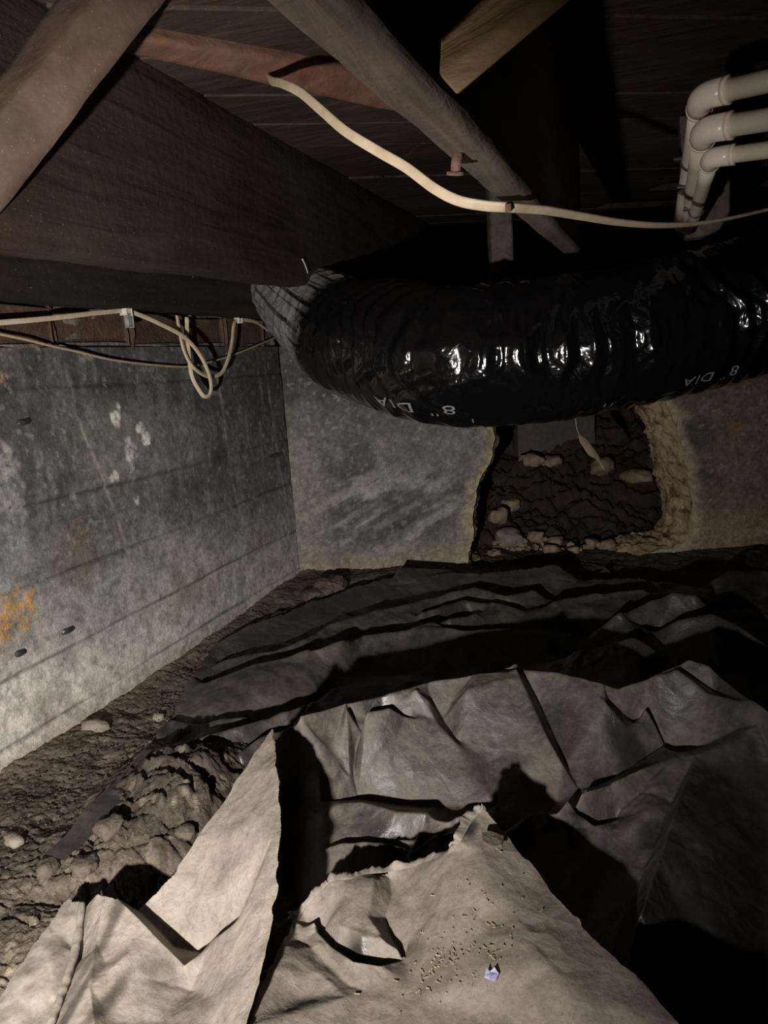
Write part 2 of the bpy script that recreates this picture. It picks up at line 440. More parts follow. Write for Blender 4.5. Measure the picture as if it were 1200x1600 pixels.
col *= (1+.34*hf+.12*hg)[..., None]; wsp = sstep(.42, .6, fbm(U*80, V*80, None, 2, 29)); col = blend(col, wsp*.35, (.42, .41, .39)); col = blend(col, sstep(.42, .62, fbm(U*70+9, V*70, None, 2, 30))*.3, (.04, .04, .04))
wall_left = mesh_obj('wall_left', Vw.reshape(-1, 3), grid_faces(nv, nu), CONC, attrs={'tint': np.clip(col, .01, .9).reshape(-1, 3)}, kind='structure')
# wall top / footing behind the left face
box_obj('wall_core', CORNER-wl*.9-nl*.09+UP*.27, (wl, nl, UP), (2.3, .15, .78), MORTAR, parent=wall_left)
# form-tie slots
def tie(px, py, L, wall, uvf, parent, ax, nn):
    a_, b_ = uvf(px, py); base = CORNER+ax*a_+UP*b_
    o = rock('form_tie', base+nn*.002, (L, .005, .0055), STEEL, seed=int(px), sub=2, rot=math.atan2(ax[1], ax[0]), parent=parent); return o
tie(430, 712, .036, wall_left, uv_left, wall_left, -wl, nl)
tie(35, 660, .016, wall_left, uv_left, wall_left, -wl, nl)
tie(105, 985, .014, wall_left, uv_left, wall_left, -wl, nl)
tie(30, 1020, .010, wall_left, uv_left, wall_left, -wl, nl)

# brick course on the left wall
z0, z1 = HTOP+.006, HTOP+.066
edges_px = [-60, 84, 204, 290, 352, 412]
for i, (a, b) in enumerate(zip(edges_px[:-1], edges_px[1:])):
    ua, ub = uv_left(a, 515)[0], uv_left(b, 515)[0]
    L = ua-ub-.012; mid = (ua+ub)/2
    box_obj('brick', CORNER-wl*mid-nl*(.055+.004*(i % 2))+UP*(z0+z1)/2, (wl, nl, UP), (L, .1, z1-z0-.006*(i % 2)), BRICK, rough=.004, bev=.006, cuts=2, seed=i, parent=wall_left)
nm, nh = 300, 14
um = np.linspace(0, 1.5, nm); vm = np.linspace(HTOP-.012, z1+.01, nh); Um, Vm = np.meshgrid(um, vm)
dm = -.014+.010*fbm(Um*14, Vm*40, None, 4, 71)+.014*np.exp(-((Vm-HTOP)/.012)**2)*sstep(-.3, .4, fbm(Um*8, Vm*20, None, 3, 72))
Pm = CORNER-wl*Um[..., None]+UP*Vm[..., None]+nl*dm[..., None]
mesh_obj('mortar_bed', Pm.reshape(-1, 3), grid_faces(nh, nm), MORTAR, parent=wall_left)

# back wall with the broken opening
hole_px = [(772, 655), (772, 690), (764, 720), (752, 750), (745, 780), (742, 810), (738, 840), (733, 866), (737, 884), (760, 898), (800, 906), (880, 908), (940, 900), (975, 880), (1000, 868),
           (1040, 858), (1066, 850), (1078, 838), (1080, 810), (1078, 770), (1072, 735), (1066, 700), (1058, 675), (1046, 645), (1040, 620), (1036, 590), (1000, 570), (900, 575), (800, 585), (778, 600), (776, 630)]
hp = np.array([uv_back(*p) for p in hole_px])
hpc = catmull(np.vstack([hp, hp[:1]]), 14)[:-1]
jit = np.stack([fbm(hpc[:, 0]*30, hpc[:, 1]*30, None, 3, 81), fbm(hpc[:, 0]*30, hpc[:, 1]*30, None, 3, 82)], 1)
hpc = hpc+jit*.010
def inside(poly, x, y):
    r = np.zeros(np.shape(x), bool); j = len(poly)-1
    for i in range(len(poly)):
        xi, yi = poly[i]; xj, yj = poly[j]
        c = ((yi > y) != (yj > y)) & (x < (xj-xi)*(y-yi)/(yj-yi+1e-12)+xi); r ^= c; j = i
    return r
nu, nv = 560, 200
us = np.linspace(0, 2.1, nu); vs = np.linspace(-.12, HTOP, nv); U, V = np.meshgrid(us, vs)
ins = inside(hpc, U, V)
keepf = ~(ins[:-1, :-1] | ins[1:, :-1] | ins[:-1, 1:] | ins[1:, 1:])
used = np.zeros_like(ins); 
for a in (0, 1):
    for b in (0, 1): used[a:nv-1+a, b:nu-1+b] |= keepf
bord = np.zeros_like(ins)
for a in (0, 1):
    for b in (0, 1): bord[a:nv-1+a, b:nu-1+b] |= ~keepf
bord &= used
bi = np.argwhere(bord)
for i, j in bi:
    d = np.hypot(hpc[:, 0]-U[i, j], hpc[:, 1]-V[i, j]); k_ = d.argmin()
    if d[k_] < .02: U[i, j], V[i, j] = hpc[k_]
hd = seg_dist(U, V, [tuple(p) for p in np.vstack([hpc[::6], hpc[:1]])])
disp = fbm(U*4+9, V*4, None, 4, 3)*.004+fbm(U*30, V*30, None, 3, 4)*.0014
g = fbm(U*2.4+3, V*3.2, None, 5, 111); g2 = fbm(U*9+3, V*14, None, 5, 112)
right = sstep(.95, 1.25, U)
col = np.ones(U.shape+(3,))*np.array([.165, .158, .145])
col = blend(col, right, (.19, .155, .115))
col *= (1+.30*g+.30*g2)[..., None]
ang = .5; Ur, Vr = U*math.cos(ang)+V*math.sin(ang), V*math.cos(ang)-U*math.sin(ang)
tr = fbm(Ur*7+.6*g2, Vr*34+1.5*g, None, 4, 121)
cx, cy = uv_back(610, 800)
zone = 1.25*sstep(1.1, .2, np.hypot((U-cx)/.30, (V-cy)/.16))
col = blend(col, np.clip(sstep(.05, .3, tr)*zone*.75, 0, 1), (.36, .35, .33)); disp += sstep(.0, .3, tr)*zone*.0016
col = blend(col, sstep(.1, -.25, tr)*zone*.5, (.05, .05, .05))
col = blend(col, sstep(.14, .01, U+.05*g2)*.65*sstep(.65, .3, V), (.30, .285, .25))
for i, h in enumerate([uv_back(474, 725)[1], uv_back(474, 801)[1], uv_back(474, 862)[1]]):
    hh = h+.003*np.sin(U*4+i); b = np.exp(-((V-hh)/.0022)**2)*(.4+.6*sstep(-.2, .3, fbm(U*5, V*2, None, 3, 140+i)))
    disp += (.002 if i % 2 else -.002)*sstep(-.002, .002, V-hh)-b*.002
    col = blend(col, b*.5, (.22, .21, .19))
col = blend(col, sstep(.10, .0, V+.03*g2)*.75, (.38, .32, .23))
col = blend(col, sstep(.12, .02, V+.04*g2-.02*right)*.6*right, (.36, .26, .165))
lo = sstep(.2, .5, fbm(U*6, V*9, None, 4, 133)); col = blend(col, lo*.5, (.06, .055, .05))
ed = sstep(.05, .004, hd+.02*fbm(U*25, V*25, None, 3, 150)); col = blend(col, ed*.85, (.46, .39, .28)); disp -= sstep(.025, 0, hd)*.006
a_, b_ = uv_back(1148, 672); col = blend(col, sstep(1, .3, np.hypot((U-a_)/.025, (V-b_)/.03)+.6*fbm(U*40, V*40, None, 3, 5))*.7, (.30, .17, .09))
Vw = CORNER+wb*U[..., None]+UP*V[..., None]+nb_*disp[..., None]
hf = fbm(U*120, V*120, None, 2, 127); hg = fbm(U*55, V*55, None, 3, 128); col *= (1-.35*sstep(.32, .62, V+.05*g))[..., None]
col *= (1+.34*hf+.12*hg)[..., None]; col = blend(col, sstep(.42, .6, fbm(U*80, V*80, None, 2, 129))*.35, (.42, .40, .36)); col = blend(col, sstep(.42, .62, fbm(U*70+9, V*70, None, 2, 130))*.3, (.045, .04, .036))
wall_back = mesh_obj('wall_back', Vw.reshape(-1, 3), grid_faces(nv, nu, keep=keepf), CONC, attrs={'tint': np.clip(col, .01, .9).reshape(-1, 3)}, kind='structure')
# broken inner rim of the opening
nr = 34; TH = .17
dep = np.linspace(0, 1, nr)
ring = np.vstack([hpc, hpc[:1]]); ring = resample(np.hstack([ring, np.zeros((len(ring), 1))]), 700)[:-1, :2]
ctr = np.array([(hp[:, 0].min()+hp[:, 0].max())/2, .3])
Rm = []
outd = ring-ctr; outd /= np.linalg.norm(outd, axis=1)[:, None]
for k_, dd in enumerate(dep):
    lump = fbm(ring[:, 0]*22, ring[:, 1]*22, np.full(len(ring), dd*5.0), 4, 90, True)
    lum2 = fbm(ring[:, 0]*90, ring[:, 1]*90, np.full(len(ring), dd*17.0), 3, 95)
    off = (-.016*lump-.004*lum2)*min(1, dd*5)-.02*math.sin(dd*2.2)
    uvp = ring+outd*off[:, None]
    Rm.append(CORNER+wb*uvp[:, :1]+UP*uvp[:, 1:2]-nb_*(dd*TH-.001))
Rm = np.array(Rm); q = Rm.reshape(-1, 3)
rc = np.ones((len(q), 3))*np.array([.42, .325, .20])*(1+.35*fbm(q[:, 0]*25, q[:, 1]*25, q[:, 2]*25, 4, 99))[:, None]
rc = blend(rc, sstep(.15, .4, fbm(q[:, 0]*40, q[:, 1]*40, q[:, 2]*40, 3, 97)), (.17, .10, .065))
mesh_obj('broken_edge', q, grid_faces(nr, len(ring), wrap=True), BROKEN, attrs={'tint': np.clip(rc, .02, .9)}, parent=wall_back)

# ------------------------------------------------------------------ ceiling boards, joists and braces
CZ = lambda y: 1.005+.03*y
ceiling = box_obj('ceiling', (.2, 1.6, 1.12), ((1, 0, 0), (0, 1, .03), (0, 0, 1)), (4.2, 6.0, .02), W_SILL, cuts=0, kind='structure')
ba = math.radians(30); bd = np.array([math.cos(ba), math.sin(ba), .03*math.sin(ba)]); bn = np.array([-math.sin(ba), math.cos(ba), .03*math.cos(ba)])
for i in range(-3, 24):
    o = i*.162; base = np.array([0, .35, CZ(.35)])+bn*o
    dz = random.uniform(-.002, .003)
    for s_ in (0, 1):
        L = 1.5; cc = base+bd*(-.75+1.5*s_+(.35 if i % 2 else -.2))+np.array([0, 0, .011+dz])
        b = box_obj('board', cc, (bd, bn, UP), (L-.004, .157, .02), W_BOARD, rough=.0012, bev=.002, cuts=2, seed=i*3+s_)
        b.parent = ceiling
def prism(name, ridge, right, left, mat, depth4=None, **k):
    """timber from three edges in view: ridge, right and left edge, each ((px,py,d),(px,py,d))"""
    R = [at(*p) for p in ridge]; A = [at(*p) for p in right]; B = [at(*p) for p in left]
    c = [[R[i], A[i], A[i]+B[i]-R[i], B[i]] for i in (0, 1)]
    return timber(name, c[0], c[1], mat, **k)
# deep dark joist on the left
P0 = onz(0, 385, .75); D = ray(943, 506); D /= np.linalg.norm(D)
s0 = P0-D*.55; s1 = P0+D*2.75
c = lambda p: [p, p+np.array([0, 0, .305]), p+np.array([-.055, 0, .305]), p+np.array([-.055, 0, 0])]
joist = timber('floor_joist', c(s0), c(s1), W_BEAM, rough=.003, n=140, bev=.006, seed=2,
    label='deep dark brown floor joist spanning the left, above the concrete wall', cat='joist')
# second joist straight ahead
a0 = onz(400, 0, .75); a1 = CAM+(onz(850, 375, .75)-CAM)*1.17
b0 = onz(545, 0, .75); b1 = CAM+(onz(905, 406, .75)-CAM)*1.02
da = (a1-a0)/np.linalg.norm(a1-a0); wj = np.linalg.norm(b0-a0)
e0 = a0-da*.25; e1 = a0+da*1.25; side = np.array([.036, .0, 0])
cj = lambda p: [p, p+side, p+side+np.array([0, 0, .30-.04*0]), p+np.array([0, 0, .30])]
joist2 = timber('floor_joist', cj(e0), cj(e1), W_EDGE, rough=.003, n=160, bev=.005, seed=5,
    label='worn grey-brown joist running straight ahead overhead with a bent rusty nail', cat='joist')
# diagonal brace upper left
prism('brace', ((175, -36, .80), (-60, 254, .76)), ((290, -36, .83), (-60, 416, .79)), ((112, -36, .82), (-60, 196, .78)), W_BRACE, n=80, seed=8, rough=.002,
    label='reddish brown diagonal brace crossing the upper left corner in front of the dark joist', cat='brace')
# brace upper right, sawn end
prism('brace', ((687, 117, .33), (992, -120, .30)), ((716, 150, .33), (1050, -132, .30)), ((690, 58, .345), (890, -142, .315)), W_TAN, n=80, seed=9, rough=.0006, bev=.0015,
    label='tan sawn brace with a blunt angled end poking in from the top right of centre', cat='brace')
# red nailer
prism('cross_timber', ((190, 56, .93), (660, 130, 1.22)), ((190, 84, .97), (660, 188, 1.26)), ((196, 16, .94), (664, 90, 1.23)), W_RED, n=80, seed=11, rough=.0025,
    label='red-brown cross timber under the floorboards between the two joists', cat='timber')
# sill beam over the left brick course
sb = CORNER-wl*.9+nl*(-.03)
cs = lambda p: [p+UP*(z1+.002), p+nl*.05+UP*(z1+.002), p+nl*.05+UP*1.03, p+UP*1.03]
timber('sill_beam', cs(CORNER+wl*.1), cs(CORNER-wl*1.9), W_SILL, rough=.004, n=120, bev=.008, seed=14,
    label='blackened sill beam lying on the brick course of the left wall', cat='beam')
# sill over the back wall
cb = lambda p: [p+UP*(HTOP+.003), p+nb_*(-.14)+UP*(HTOP+.003), p+nb_*(-.14)+UP*(HTOP+.05), p+UP*(HTOP+.05)]
timber('sill_beam', cb(CORNER+wb*.06-nb_*.01), cb(CORNER+wb*2.1-nb_*.01), W_SILL, rough=.003, n=100, bev=.006, seed=15,
    label='dark sill beam on top of the back wall behind the black duct', cat='beam')
# short post
pc = at(787, 433, 1.72)
pr = np.array([.9, .3, 0]); pr /= np.linalg.norm(pr); pf = np.cross(UP, pr)
post = empty('post', pc, label='short grey wooden post standing just behind the black duct', cat='post')
adopt(timber('shaft', [pc-pr*.025, pc+pr*.025, pc+pr*.025+pf*.05, pc-pr*.025+pf*.05], [p+UP*.42 for p in [pc-pr*.025, pc+pr*.025, pc+pr*.025+pf*.05, pc-pr*.025+pf*.05]], W_DIM, n=30, seed=3), post)
adopt(box_obj('foot_block', pc+pr*.012-UP*.012+pf*.02, (pr, pf, UP), (.09, .08, .024), W_DIM, seed=4), post)
# chamfered block at right
q0 = [at(1072, 372, 1.5), at(1100, 369, 1.5), at(1126, 357, 1.5), at(1141, 330, 1.5), at(1141, 180, 1.5), at(1062, 180, 1.5)]
bk = np.array([0, .05, 0]); Vb = np.array(q0+[p+bk for p in q0]); n6 = 6
Fb = [tuple(range(6)), tuple(range(11, 5, -1))]+[(i, i+6, (i+1) % 6+6, (i+1) % 6) for i in range(6)]
ob = mesh_obj('wood_block', Vb, Fb, W_EDGE, smooth=False, label='brown wooden block with a clipped corner behind the white pipes', cat='block')
bm = bmesh.new(); bm.from_mesh(ob.data); bmesh.ops.recalc_face_normals(bm, faces=bm.faces)
bmesh.ops.bevel(bm, geom=list(bm.edges), offset=.003, segments=1, affect='EDGES'); bm.to_mesh(ob.data); bm.free()

# nails, cobweb
def nail(pts, d, w, mat, label, cat='nail', n=6):
    P = catmull([at(x, y, dd) for (x, y), dd in zip(pts, d)], n)
    root = empty('nail', P[0], label=label, cat=cat)
    adopt(sweep('shank', P, mat, w, seg=8), root)
    hd_ = P[-1]; T = P[-1]-P[-2]; T /= np.linalg.norm(T)
    adopt(sweep('head', [hd_, hd_+T*.0025], mat, w*1.7, seg=12), root); return root
jz = lambda x, y: np.linalg.norm(onz(x, y, .755)-CAM)/np.linalg.norm(ray(x, y))
dj = jz(716, 255)
nail([(727, 240), (718, 238), (713, 252), (712, 268)], [dj+.01, dj-.012, dj-.018, dj-.015], .0085, RUST, 'bent rusty nail sticking out of the worn joist')
nb = onplane(480, 428, P0, np.array([1., 0, 0])); dn = np.dot(nb-CAM, MW[:, 2])
nail([(481, 427), (477, 415), (473, 406)], [dn-.0, dn-.012, dn-.02], .0022, WHITE, 'small bright nail standing out of the dark joist near its lower edge')
pw = at(288, 434, 1.38); pw = onplane(288, 434, CORNER+nl*.03, nl)
rock('cobweb_tuft', pw, (.014, .014, .017), WEB, seed=5, sub=4, amp=.9, label='small grey cobweb tuft on the sill beam under the dark joist', cat='cobweb')

# ------------------------------------------------------------------ soil floor (uneven ground)
def idw_surface(ctrl, edges):
    vin = [Vector((p[0], p[1])) for p in ctrl]
    out = delaunay_2d_cdt(vin, edges, [], 0, 1e-6)
    ov, oe, of, orig = out[0], out[1], out[2], out[3]
    Z = []
    E_ = [(np.array(ctrl[a][:2]), np.array(ctrl[b][:2]), ctrl[a][2], ctrl[b][2]) for a, b in edges]
    for v, og in zip(ov, orig):
        if og: Z.append(np.mean([ctrl[i][2] for i in og])); continue
        best = (9, 0); p = np.array(v[:2])
        for a, b, za, zb in E_:
            L = np.dot(b-a, b-a)+1e-12; tt = np.clip(np.dot(p-a, b-a)/L, 0, 1); dd = np.linalg.norm(p-a-tt*(b-a))
            if dd < best[0]: best = (dd, za+tt*(zb-za))
        Z.append(best[1])
    return np.array([v[:] for v in ov]), np.array(Z), of
def sample(P2, Z, tris, X, Y):
    H = np.full(X.shape, np.nan)
    for f in tris:
        for k_ in range(1, len(f)-1):
            ia, ib, ic = f[0], f[k_], f[k_+1]
            a, b, c_ = P2[ia], P2[ib], P2[ic]
            den = (b[1]-c_[1])*(a[0]-c_[0])+(c_[0]-b[0])*(a[1]-c_[1])
            if abs(den) < 1e-12: continue
            lo = np.minimum(np.minimum(a, b), c_); hi = np.maximum(np.maximum(a, b), c_)
            m = (X >= lo[0]-1e-6) & (X <= hi[0]+1e-6) & (Y >= lo[1]-1e-6) & (Y <= hi[1]+1e-6)
            ii = np.nonzero(m)
            if len(ii[0]) == 0: continue
            x, y = X[ii], Y[ii]
            l1 = ((b[1]-c_[1])*(x-c_[0])+(c_[0]-b[0])*(y-c_[1]))/den
            l2 = ((c_[1]-a[1])*(x-c_[0])+(a[0]-c_[0])*(y-c_[1]))/den
            l3 = 1-l1-l2; ok = (l1 > -1e-6) & (l2 > -1e-6) & (l3 > -1e-6)
            H[ii[0][ok], ii[1][ok]] = (l1*Z[ia]+l2*Z[ib]+l3*Z[ic])[ok]
    return H
def gblur(H, sig):
    r = int(3*sig+1); k_ = np.exp(-.5*(np.arange(-r, r+1)/sig)**2); k_ /= k_.sum()
    M = np.isfinite(H).astype(float); A = np.where(M > 0, H, 0)
    def cv(Z):
        Zp = np.pad(Z, ((r, r), (0, 0)), 'edge'); Z = sum(k_[i]*Zp[i:i+Z.shape[0]] for i in range(2*r+1))
        Zp = np.pad(Z, ((0, 0), (r, r)), 'edge'); return sum(k_[i]*Zp[:, i:i+Z.shape[1]] for i in range(2*r+1))
    a, m = cv(A), cv(M); return np.where(m > 1e-4, a/np.maximum(m, 1e-4), 0)
def polar(t0, t1, r0, r1, nt, nr_):
    th = np.radians(np.linspace(t0, t1, nt)); r = np.exp(np.linspace(math.log(r0), math.log(r1), nr_))
    R, T = np.meshgrid(r, th, indexing='ij'); return R*np.sin(T), R*np.cos(T)
class Surf:
    def __init__(s): s.c = []; s.e = []
    def line(s, pts, closed=False):
        i0 = len(s.c)
        for p in pts: s.c.append(tuple(onz(p[0], p[1], p[2])[:2])+(p[2],))
        n = len(pts); s.e += [(i0+i, i0+i+1) for i in range(n-1)]
        if closed: s.e.append((i0+n-1, i0))
    def pts(s, pts):
        for p in pts: s.c.append(tuple(onz(p[0], p[1], p[2])[:2])+(p[2],))
    def fold(s, pts, back=.03, bz=.0, drop=None):
        """a crest line and the foot of its hidden far side"""
        s.line(pts); i0 = len(s.c); n = len(pts)
        for p in pts:
            w = onz(p[0], p[1], p[2]); L = np.hypot(w[0], w[1]); k_ = (L+back)/L
            z = bz if drop is None else max(bz, p[2]-drop)
            s.c.append((w[0]*k_, w[1]*k_, z))
        s.e += [(i0+i, i0+i+1) for i in range(n-1)]
    def plan(s, pts): s.c += [tuple(p) for p in pts]
def build_sheet(name, S, outline, mat, sig, amp, seed, bare=None, nt=620, nr_=560, r1=2.6, cre=1.0, **k):
    o2 = np.array([p[:2] for p in outline])
    ang = np.degrees(np.arctan2(o2[:, 0], o2[:, 1])); rr = np.hypot(o2[:, 0], o2[:, 1])
    X, Y = polar(max(-64, ang.min()-.5), min(26, ang.max()+.5), max(.36, rr.min()*.98), min(r1, rr.max()*1.01), nt, nr_)
    S.plan([(-3, -1, .0), (3, -1, .0), (3, 4, .0), (-3, 4, .0)])
    P2, Z, tr = idw_surface(S.c, S.e); H = sample(P2, Z, tr, X, Y)
    de = np.full(X.shape, 9.0)
    for a, b in S.e:
        (ax_, ay_, _a), (bx_, by_, _b) = S.c[a], S.c[b]
        L = (bx_-ax_)**2+(by_-ay_)**2+1e-12
        q = np.clip(((X-ax_)*(bx_-ax_)+(Y-ay_)*(by_-ay_))/L, 0, 1); de = np.minimum(de, (X-ax_-q*(bx_-ax_))**2+(Y-ay_-q*(by_-ay_))**2)
    we = np.exp(-de/(.010*(.5+np.hypot(X, Y)*.7))**2)
    H = we*gblur(H, sig)+(1-we)*gblur(gblur(H, 6.5), 3.5)
    wx = X+.02*fbm(X*7, Y*7, None, 2, seed+50); wy = Y+.02*fbm(X*7+9, Y*7, None, 2, seed+51)
    an = fbm(X*1.7, Y*1.7, None, 2, seed+60)*1.6
    cr = fbm(wx*4, wy*6, None, 2, seed, True)*.55+fbm(wx*11+an, wy*14, None, 2, seed+3, True)*.3
    d1, d2 = worley(wx*9+seed, wy*11); cr = cr+.35*(d2-d1)-.15
    H = H+amp*cr*cre+amp*.16*fbm(X*45, Y*45, None, 3, seed+7)
    ins = inside(o2+0.0, X+.003*fbm(X*60, Y*60, None, 2, seed+8), Y+.003*fbm(X*60+5, Y*60, None, 2, seed+9))
    kf = ins[:-1, :-1] & ins[1:, :-1] & ins[:-1, 1:] & ins[1:, 1:]
    V_ = np.stack([X, Y, H], -1).reshape(-1, 3)
    ba_ = np.zeros(X.shape) if bare is None else bare(X, Y, H)
    Fq = grid_faces(nr_, nt, keep=kf)[:, ::-1]
    uq, inv = np.unique(Fq, return_inverse=True)
    return mesh_obj(name, V_[uq], inv.reshape(-1, 4), mat, attrs={'bare': ba_.ravel()[uq]}, **k), (P2, Z, tr, X, Y, H)
def patches(lst, seed):
    L = [(onz(x, y, z)[:2], rx, ry, a) for (x, y, z, rx, ry, a) in lst]
    def f(X, Y, H):
        m = np.zeros(X.shape)
        for p, rx, ry, a in L:
            q = np.hypot((X-p[0])/rx, (Y-p[1])/ry)+.5*fbm(X*25, Y*25, None, 3, seed)
            m = np.maximum(m, a*sstep(1.1, .3, q))
        return m
    return f

# ground itself
S = Surf()
S.line([(-200, 1360, .012), (0, 1220, .012), (110, 1150, .015), (250, 1055, .01), (330, 1000, .015), (400, 955, .02), (475, 915, .03), (540, 905, .03), (640, 893, .02)])
S.line([(60, 1320, .02), (150, 1230, .015), (230, 1150, .005), (290, 1070, .0), (330, 1030, .0)])
S.pts([(30, 1280, .02), (20, 1400, .02), (0, 1500, .015), (80, 1450, .025), (130, 1370, .03), (-150, 1500, .02), (60, 1560, .01)])
S.line([(205, 1215, .05), (240, 1190, .065), (290, 1172, .075), (335, 1190, .06), (350, 1210, .04)])
S.line([(215, 1265, .05), (270, 1240, .07), (320, 1235, .06)])
S.line([(160, 1290, .04), (200, 1300, .05), (260, 1320, .045), (300, 1300, .035)])
S.pts([(250, 1385, .005), (180, 1380, .02), (230, 1340, .03), (300, 1345, .02), (400, 1300, -.01), (340, 1400, -.02), (140, 1420, .0), (200, 1470, -.03)])
S.pts([(400, 1060, -.03), (500, 1000, -.03), (600, 950, -.03), (800, 930, -.03), (1000, 930, -.02), (1200, 920, -.02), (500, 1150, -.06), (700, 1100, -.06), (900, 1100, -.06), (1100, 1100, -.06), (600, 1300, -.06), (800, 1300, -.06), (1000, 1300, -.06), (500, 1500, -.06), (900, 1500, -.06), (300, 1550, -.05), (1100, 1500, -.06)])
S.plan([(-3, -1, .0), (3, -1, -.06), (3, 4, -.02), (-3, 4, .03)])
P2, Z, tr = idw_surface(S.c, S.e)
nt, nr_ = 960, 640
X, Y = polar(-66, 48, .36, 2.75, nt, nr_)
H = gblur(sample(P2, Z, tr, X, Y), 2.2)
soilz = sstep(-.035, .005, H)
d1, d2 = worley(X*24+.6*fbm(X*20, Y*20), Y*30); d3, d4 = worley(X*70, Y*80, 5)
H = H+soilz*(.008*fbm(X*14, Y*14, None, 4, 201)-.006*(1-sstep(0, .12, d2-d1))*sstep(-.1, .3, fbm(X*6, Y*6, None, 2, 204))+.0035*fbm(X*70, Y*110, None, 4, 203, True)+.0016*fbm(X*220, Y*220, None, 2, 205))
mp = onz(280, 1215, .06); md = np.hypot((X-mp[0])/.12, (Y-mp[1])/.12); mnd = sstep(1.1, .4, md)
dd1, dd2 = worley(X*20+Y*9, Y*34-X*12, 8); lw_ = (X*.5+Y*.9)*26+1.6*fbm(X*14, Y*14, None, 3, 207); lf = lw_-np.floor(lw_); H = H+mnd*(.012*sstep(0, .85, lf)-.012*sstep(.85, 1, lf))-mnd*.004*(1-sstep(0, .12, dd2-dd1))
dl = np.clip(((X-CORNER[0])*nl[0]+(Y-CORNER[1])*nl[1]), -1, 3)
tc = np.ones(X.shape+(3,))*np.array([.135, .112, .090]); tc *= (1+.45*fbm(X*12, Y*12, None, 5, 211)+.55*fbm(X*60, Y*60, None, 3, 212)+.4*fbm(X*200, Y*200, None, 2, 213))[..., None]
tc = blend(tc, sstep(.06, .0, dl)*.45, (.24, .20, .155))
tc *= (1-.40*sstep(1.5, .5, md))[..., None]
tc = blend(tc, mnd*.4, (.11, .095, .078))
fl = sstep(.42, .6, fbm(X*55, Y*55, None, 2, 215)); tc = blend(tc, fl*.5, (.30, .25, .19))
FLOORP = np.stack([X, Y, H], -1).reshape(-1, 3)
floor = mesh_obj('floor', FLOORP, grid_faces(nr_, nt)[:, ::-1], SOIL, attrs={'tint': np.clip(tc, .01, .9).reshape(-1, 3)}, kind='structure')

# ------------------------------------------------------------------ plastic sheets on the ground
# rear sheet: long dark folds towards the back wall
S = Surf(); BZ = .004
out_px = [(68, 1342, .05), (130, 1272, .05), (225, 1172, .045), (245, 1140, .035), (275, 1098, .03), (300, 1055, .03), (330, 1010, .03), (385, 980, .035), (480, 942, .04), (560, 917, .04), (620, 903, .04), (740, 896, .05), (820, 889, .055), (870, 884, .055), (888, 896, .04), (905, 908, .03),
          (1000, 905, .03), (1085, 915, .03), (1136, 890, .07), (1260, 880, .07), (1420, 990, .02), (1420, 1230, -.01), (1000, 1180, -.01), (600, 1230, -.01), (440, 1260, -.01), (350, 1225, .0), (330, 1200, .025), (250, 1192, .05), (180, 1268, .052), (104, 1352, .05)]
S.line(out_px, True)
S.fold([(345, 1032, .035), (433, 1014, .045), (475, 1000, .05), (512, 974, .05), (596, 953, .055), (700, 926, .055), (742, 917, .06), (792, 932, .055), (835, 922, .05)], .05, BZ)
S.fold([(318, 1066, .04), (380, 1045, .055), (433, 1032, .06), (480, 1012, .075), (535, 995, .08), (565, 992, .06), (630, 982, .06), (700, 968, .055), (740, 960, .05)], .06, BZ)
S.fold([(660, 955, .05), (725, 935, .06), (770, 940, .06), (800, 950, .05)], .03, BZ)
S.fold([(868, 938, .06), (920, 928, .06), (1000, 922, .055)], .04, BZ)
S.fold([(270, 1128, .03), (300, 1135, .03), (380, 1122, .04), (470, 1097, .045), (520, 1075, .03)], .045, BZ)
S.fold([(215, 1195, .03), (300, 1156, .055), (380, 1130, .06), (450, 1107, .06), (490, 1095, .05)], .04, BZ)
S.fold([(370, 1180, .045), (410, 1150, .055), (450, 1135, .05)], .03, BZ)
S.fold([(640, 990, .045), (720, 984, .05), (800, 980, .045), (930, 985, .04)], .03, BZ)
S.fold([(939, 982, .05), (968, 954, .085), (1010, 936, .10), (1050, 925, .105), (1085, 930, .10), (1106, 948, .07)], .06, BZ)
S.fold([(1024, 985, .06), (1060, 968, .09), (1113, 956, .11), (1150, 975, .09), (1193, 1004, .06)], .06, BZ)
S.fold([(900, 1018, .04), (945, 1008, .06), (988, 995, .085), (1020, 1012, .07), (1044, 1032, .05)], .06, BZ)
S.fold([(1095, 918, .04), (1115, 903, .07), (1136, 891, .085), (1200, 888, .085), (1270, 884, .08)], .06, BZ)
S.fold([(1150, 1050, .05), (1230, 1040, .06), (1300, 1060, .05)], .05, BZ)
S.pts([(420, 1070, .05), (480, 1045, .05), (350, 1090, .04), (520, 1035, .03), (560, 1050, .0), (700, 1010, .0), (850, 1010, .0), (800, 1050, -.01), (1000, 1050, -.01), (1150, 1010, .01), (1080, 985, .05), (1000, 970, .05), (980, 1010, .03), (1130, 930, .05), (1180, 930, .04), (640, 965, .03), (860, 955, .02), (720, 905, .045)])
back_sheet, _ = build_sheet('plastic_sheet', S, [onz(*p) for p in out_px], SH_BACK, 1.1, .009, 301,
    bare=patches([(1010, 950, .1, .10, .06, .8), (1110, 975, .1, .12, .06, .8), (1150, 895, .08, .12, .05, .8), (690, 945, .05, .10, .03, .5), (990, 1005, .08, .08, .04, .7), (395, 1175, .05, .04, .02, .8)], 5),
    nt=640, nr_=440, label='dark dusty plastic sheet lying in long folds below the broken wall opening', cat='plastic sheet')

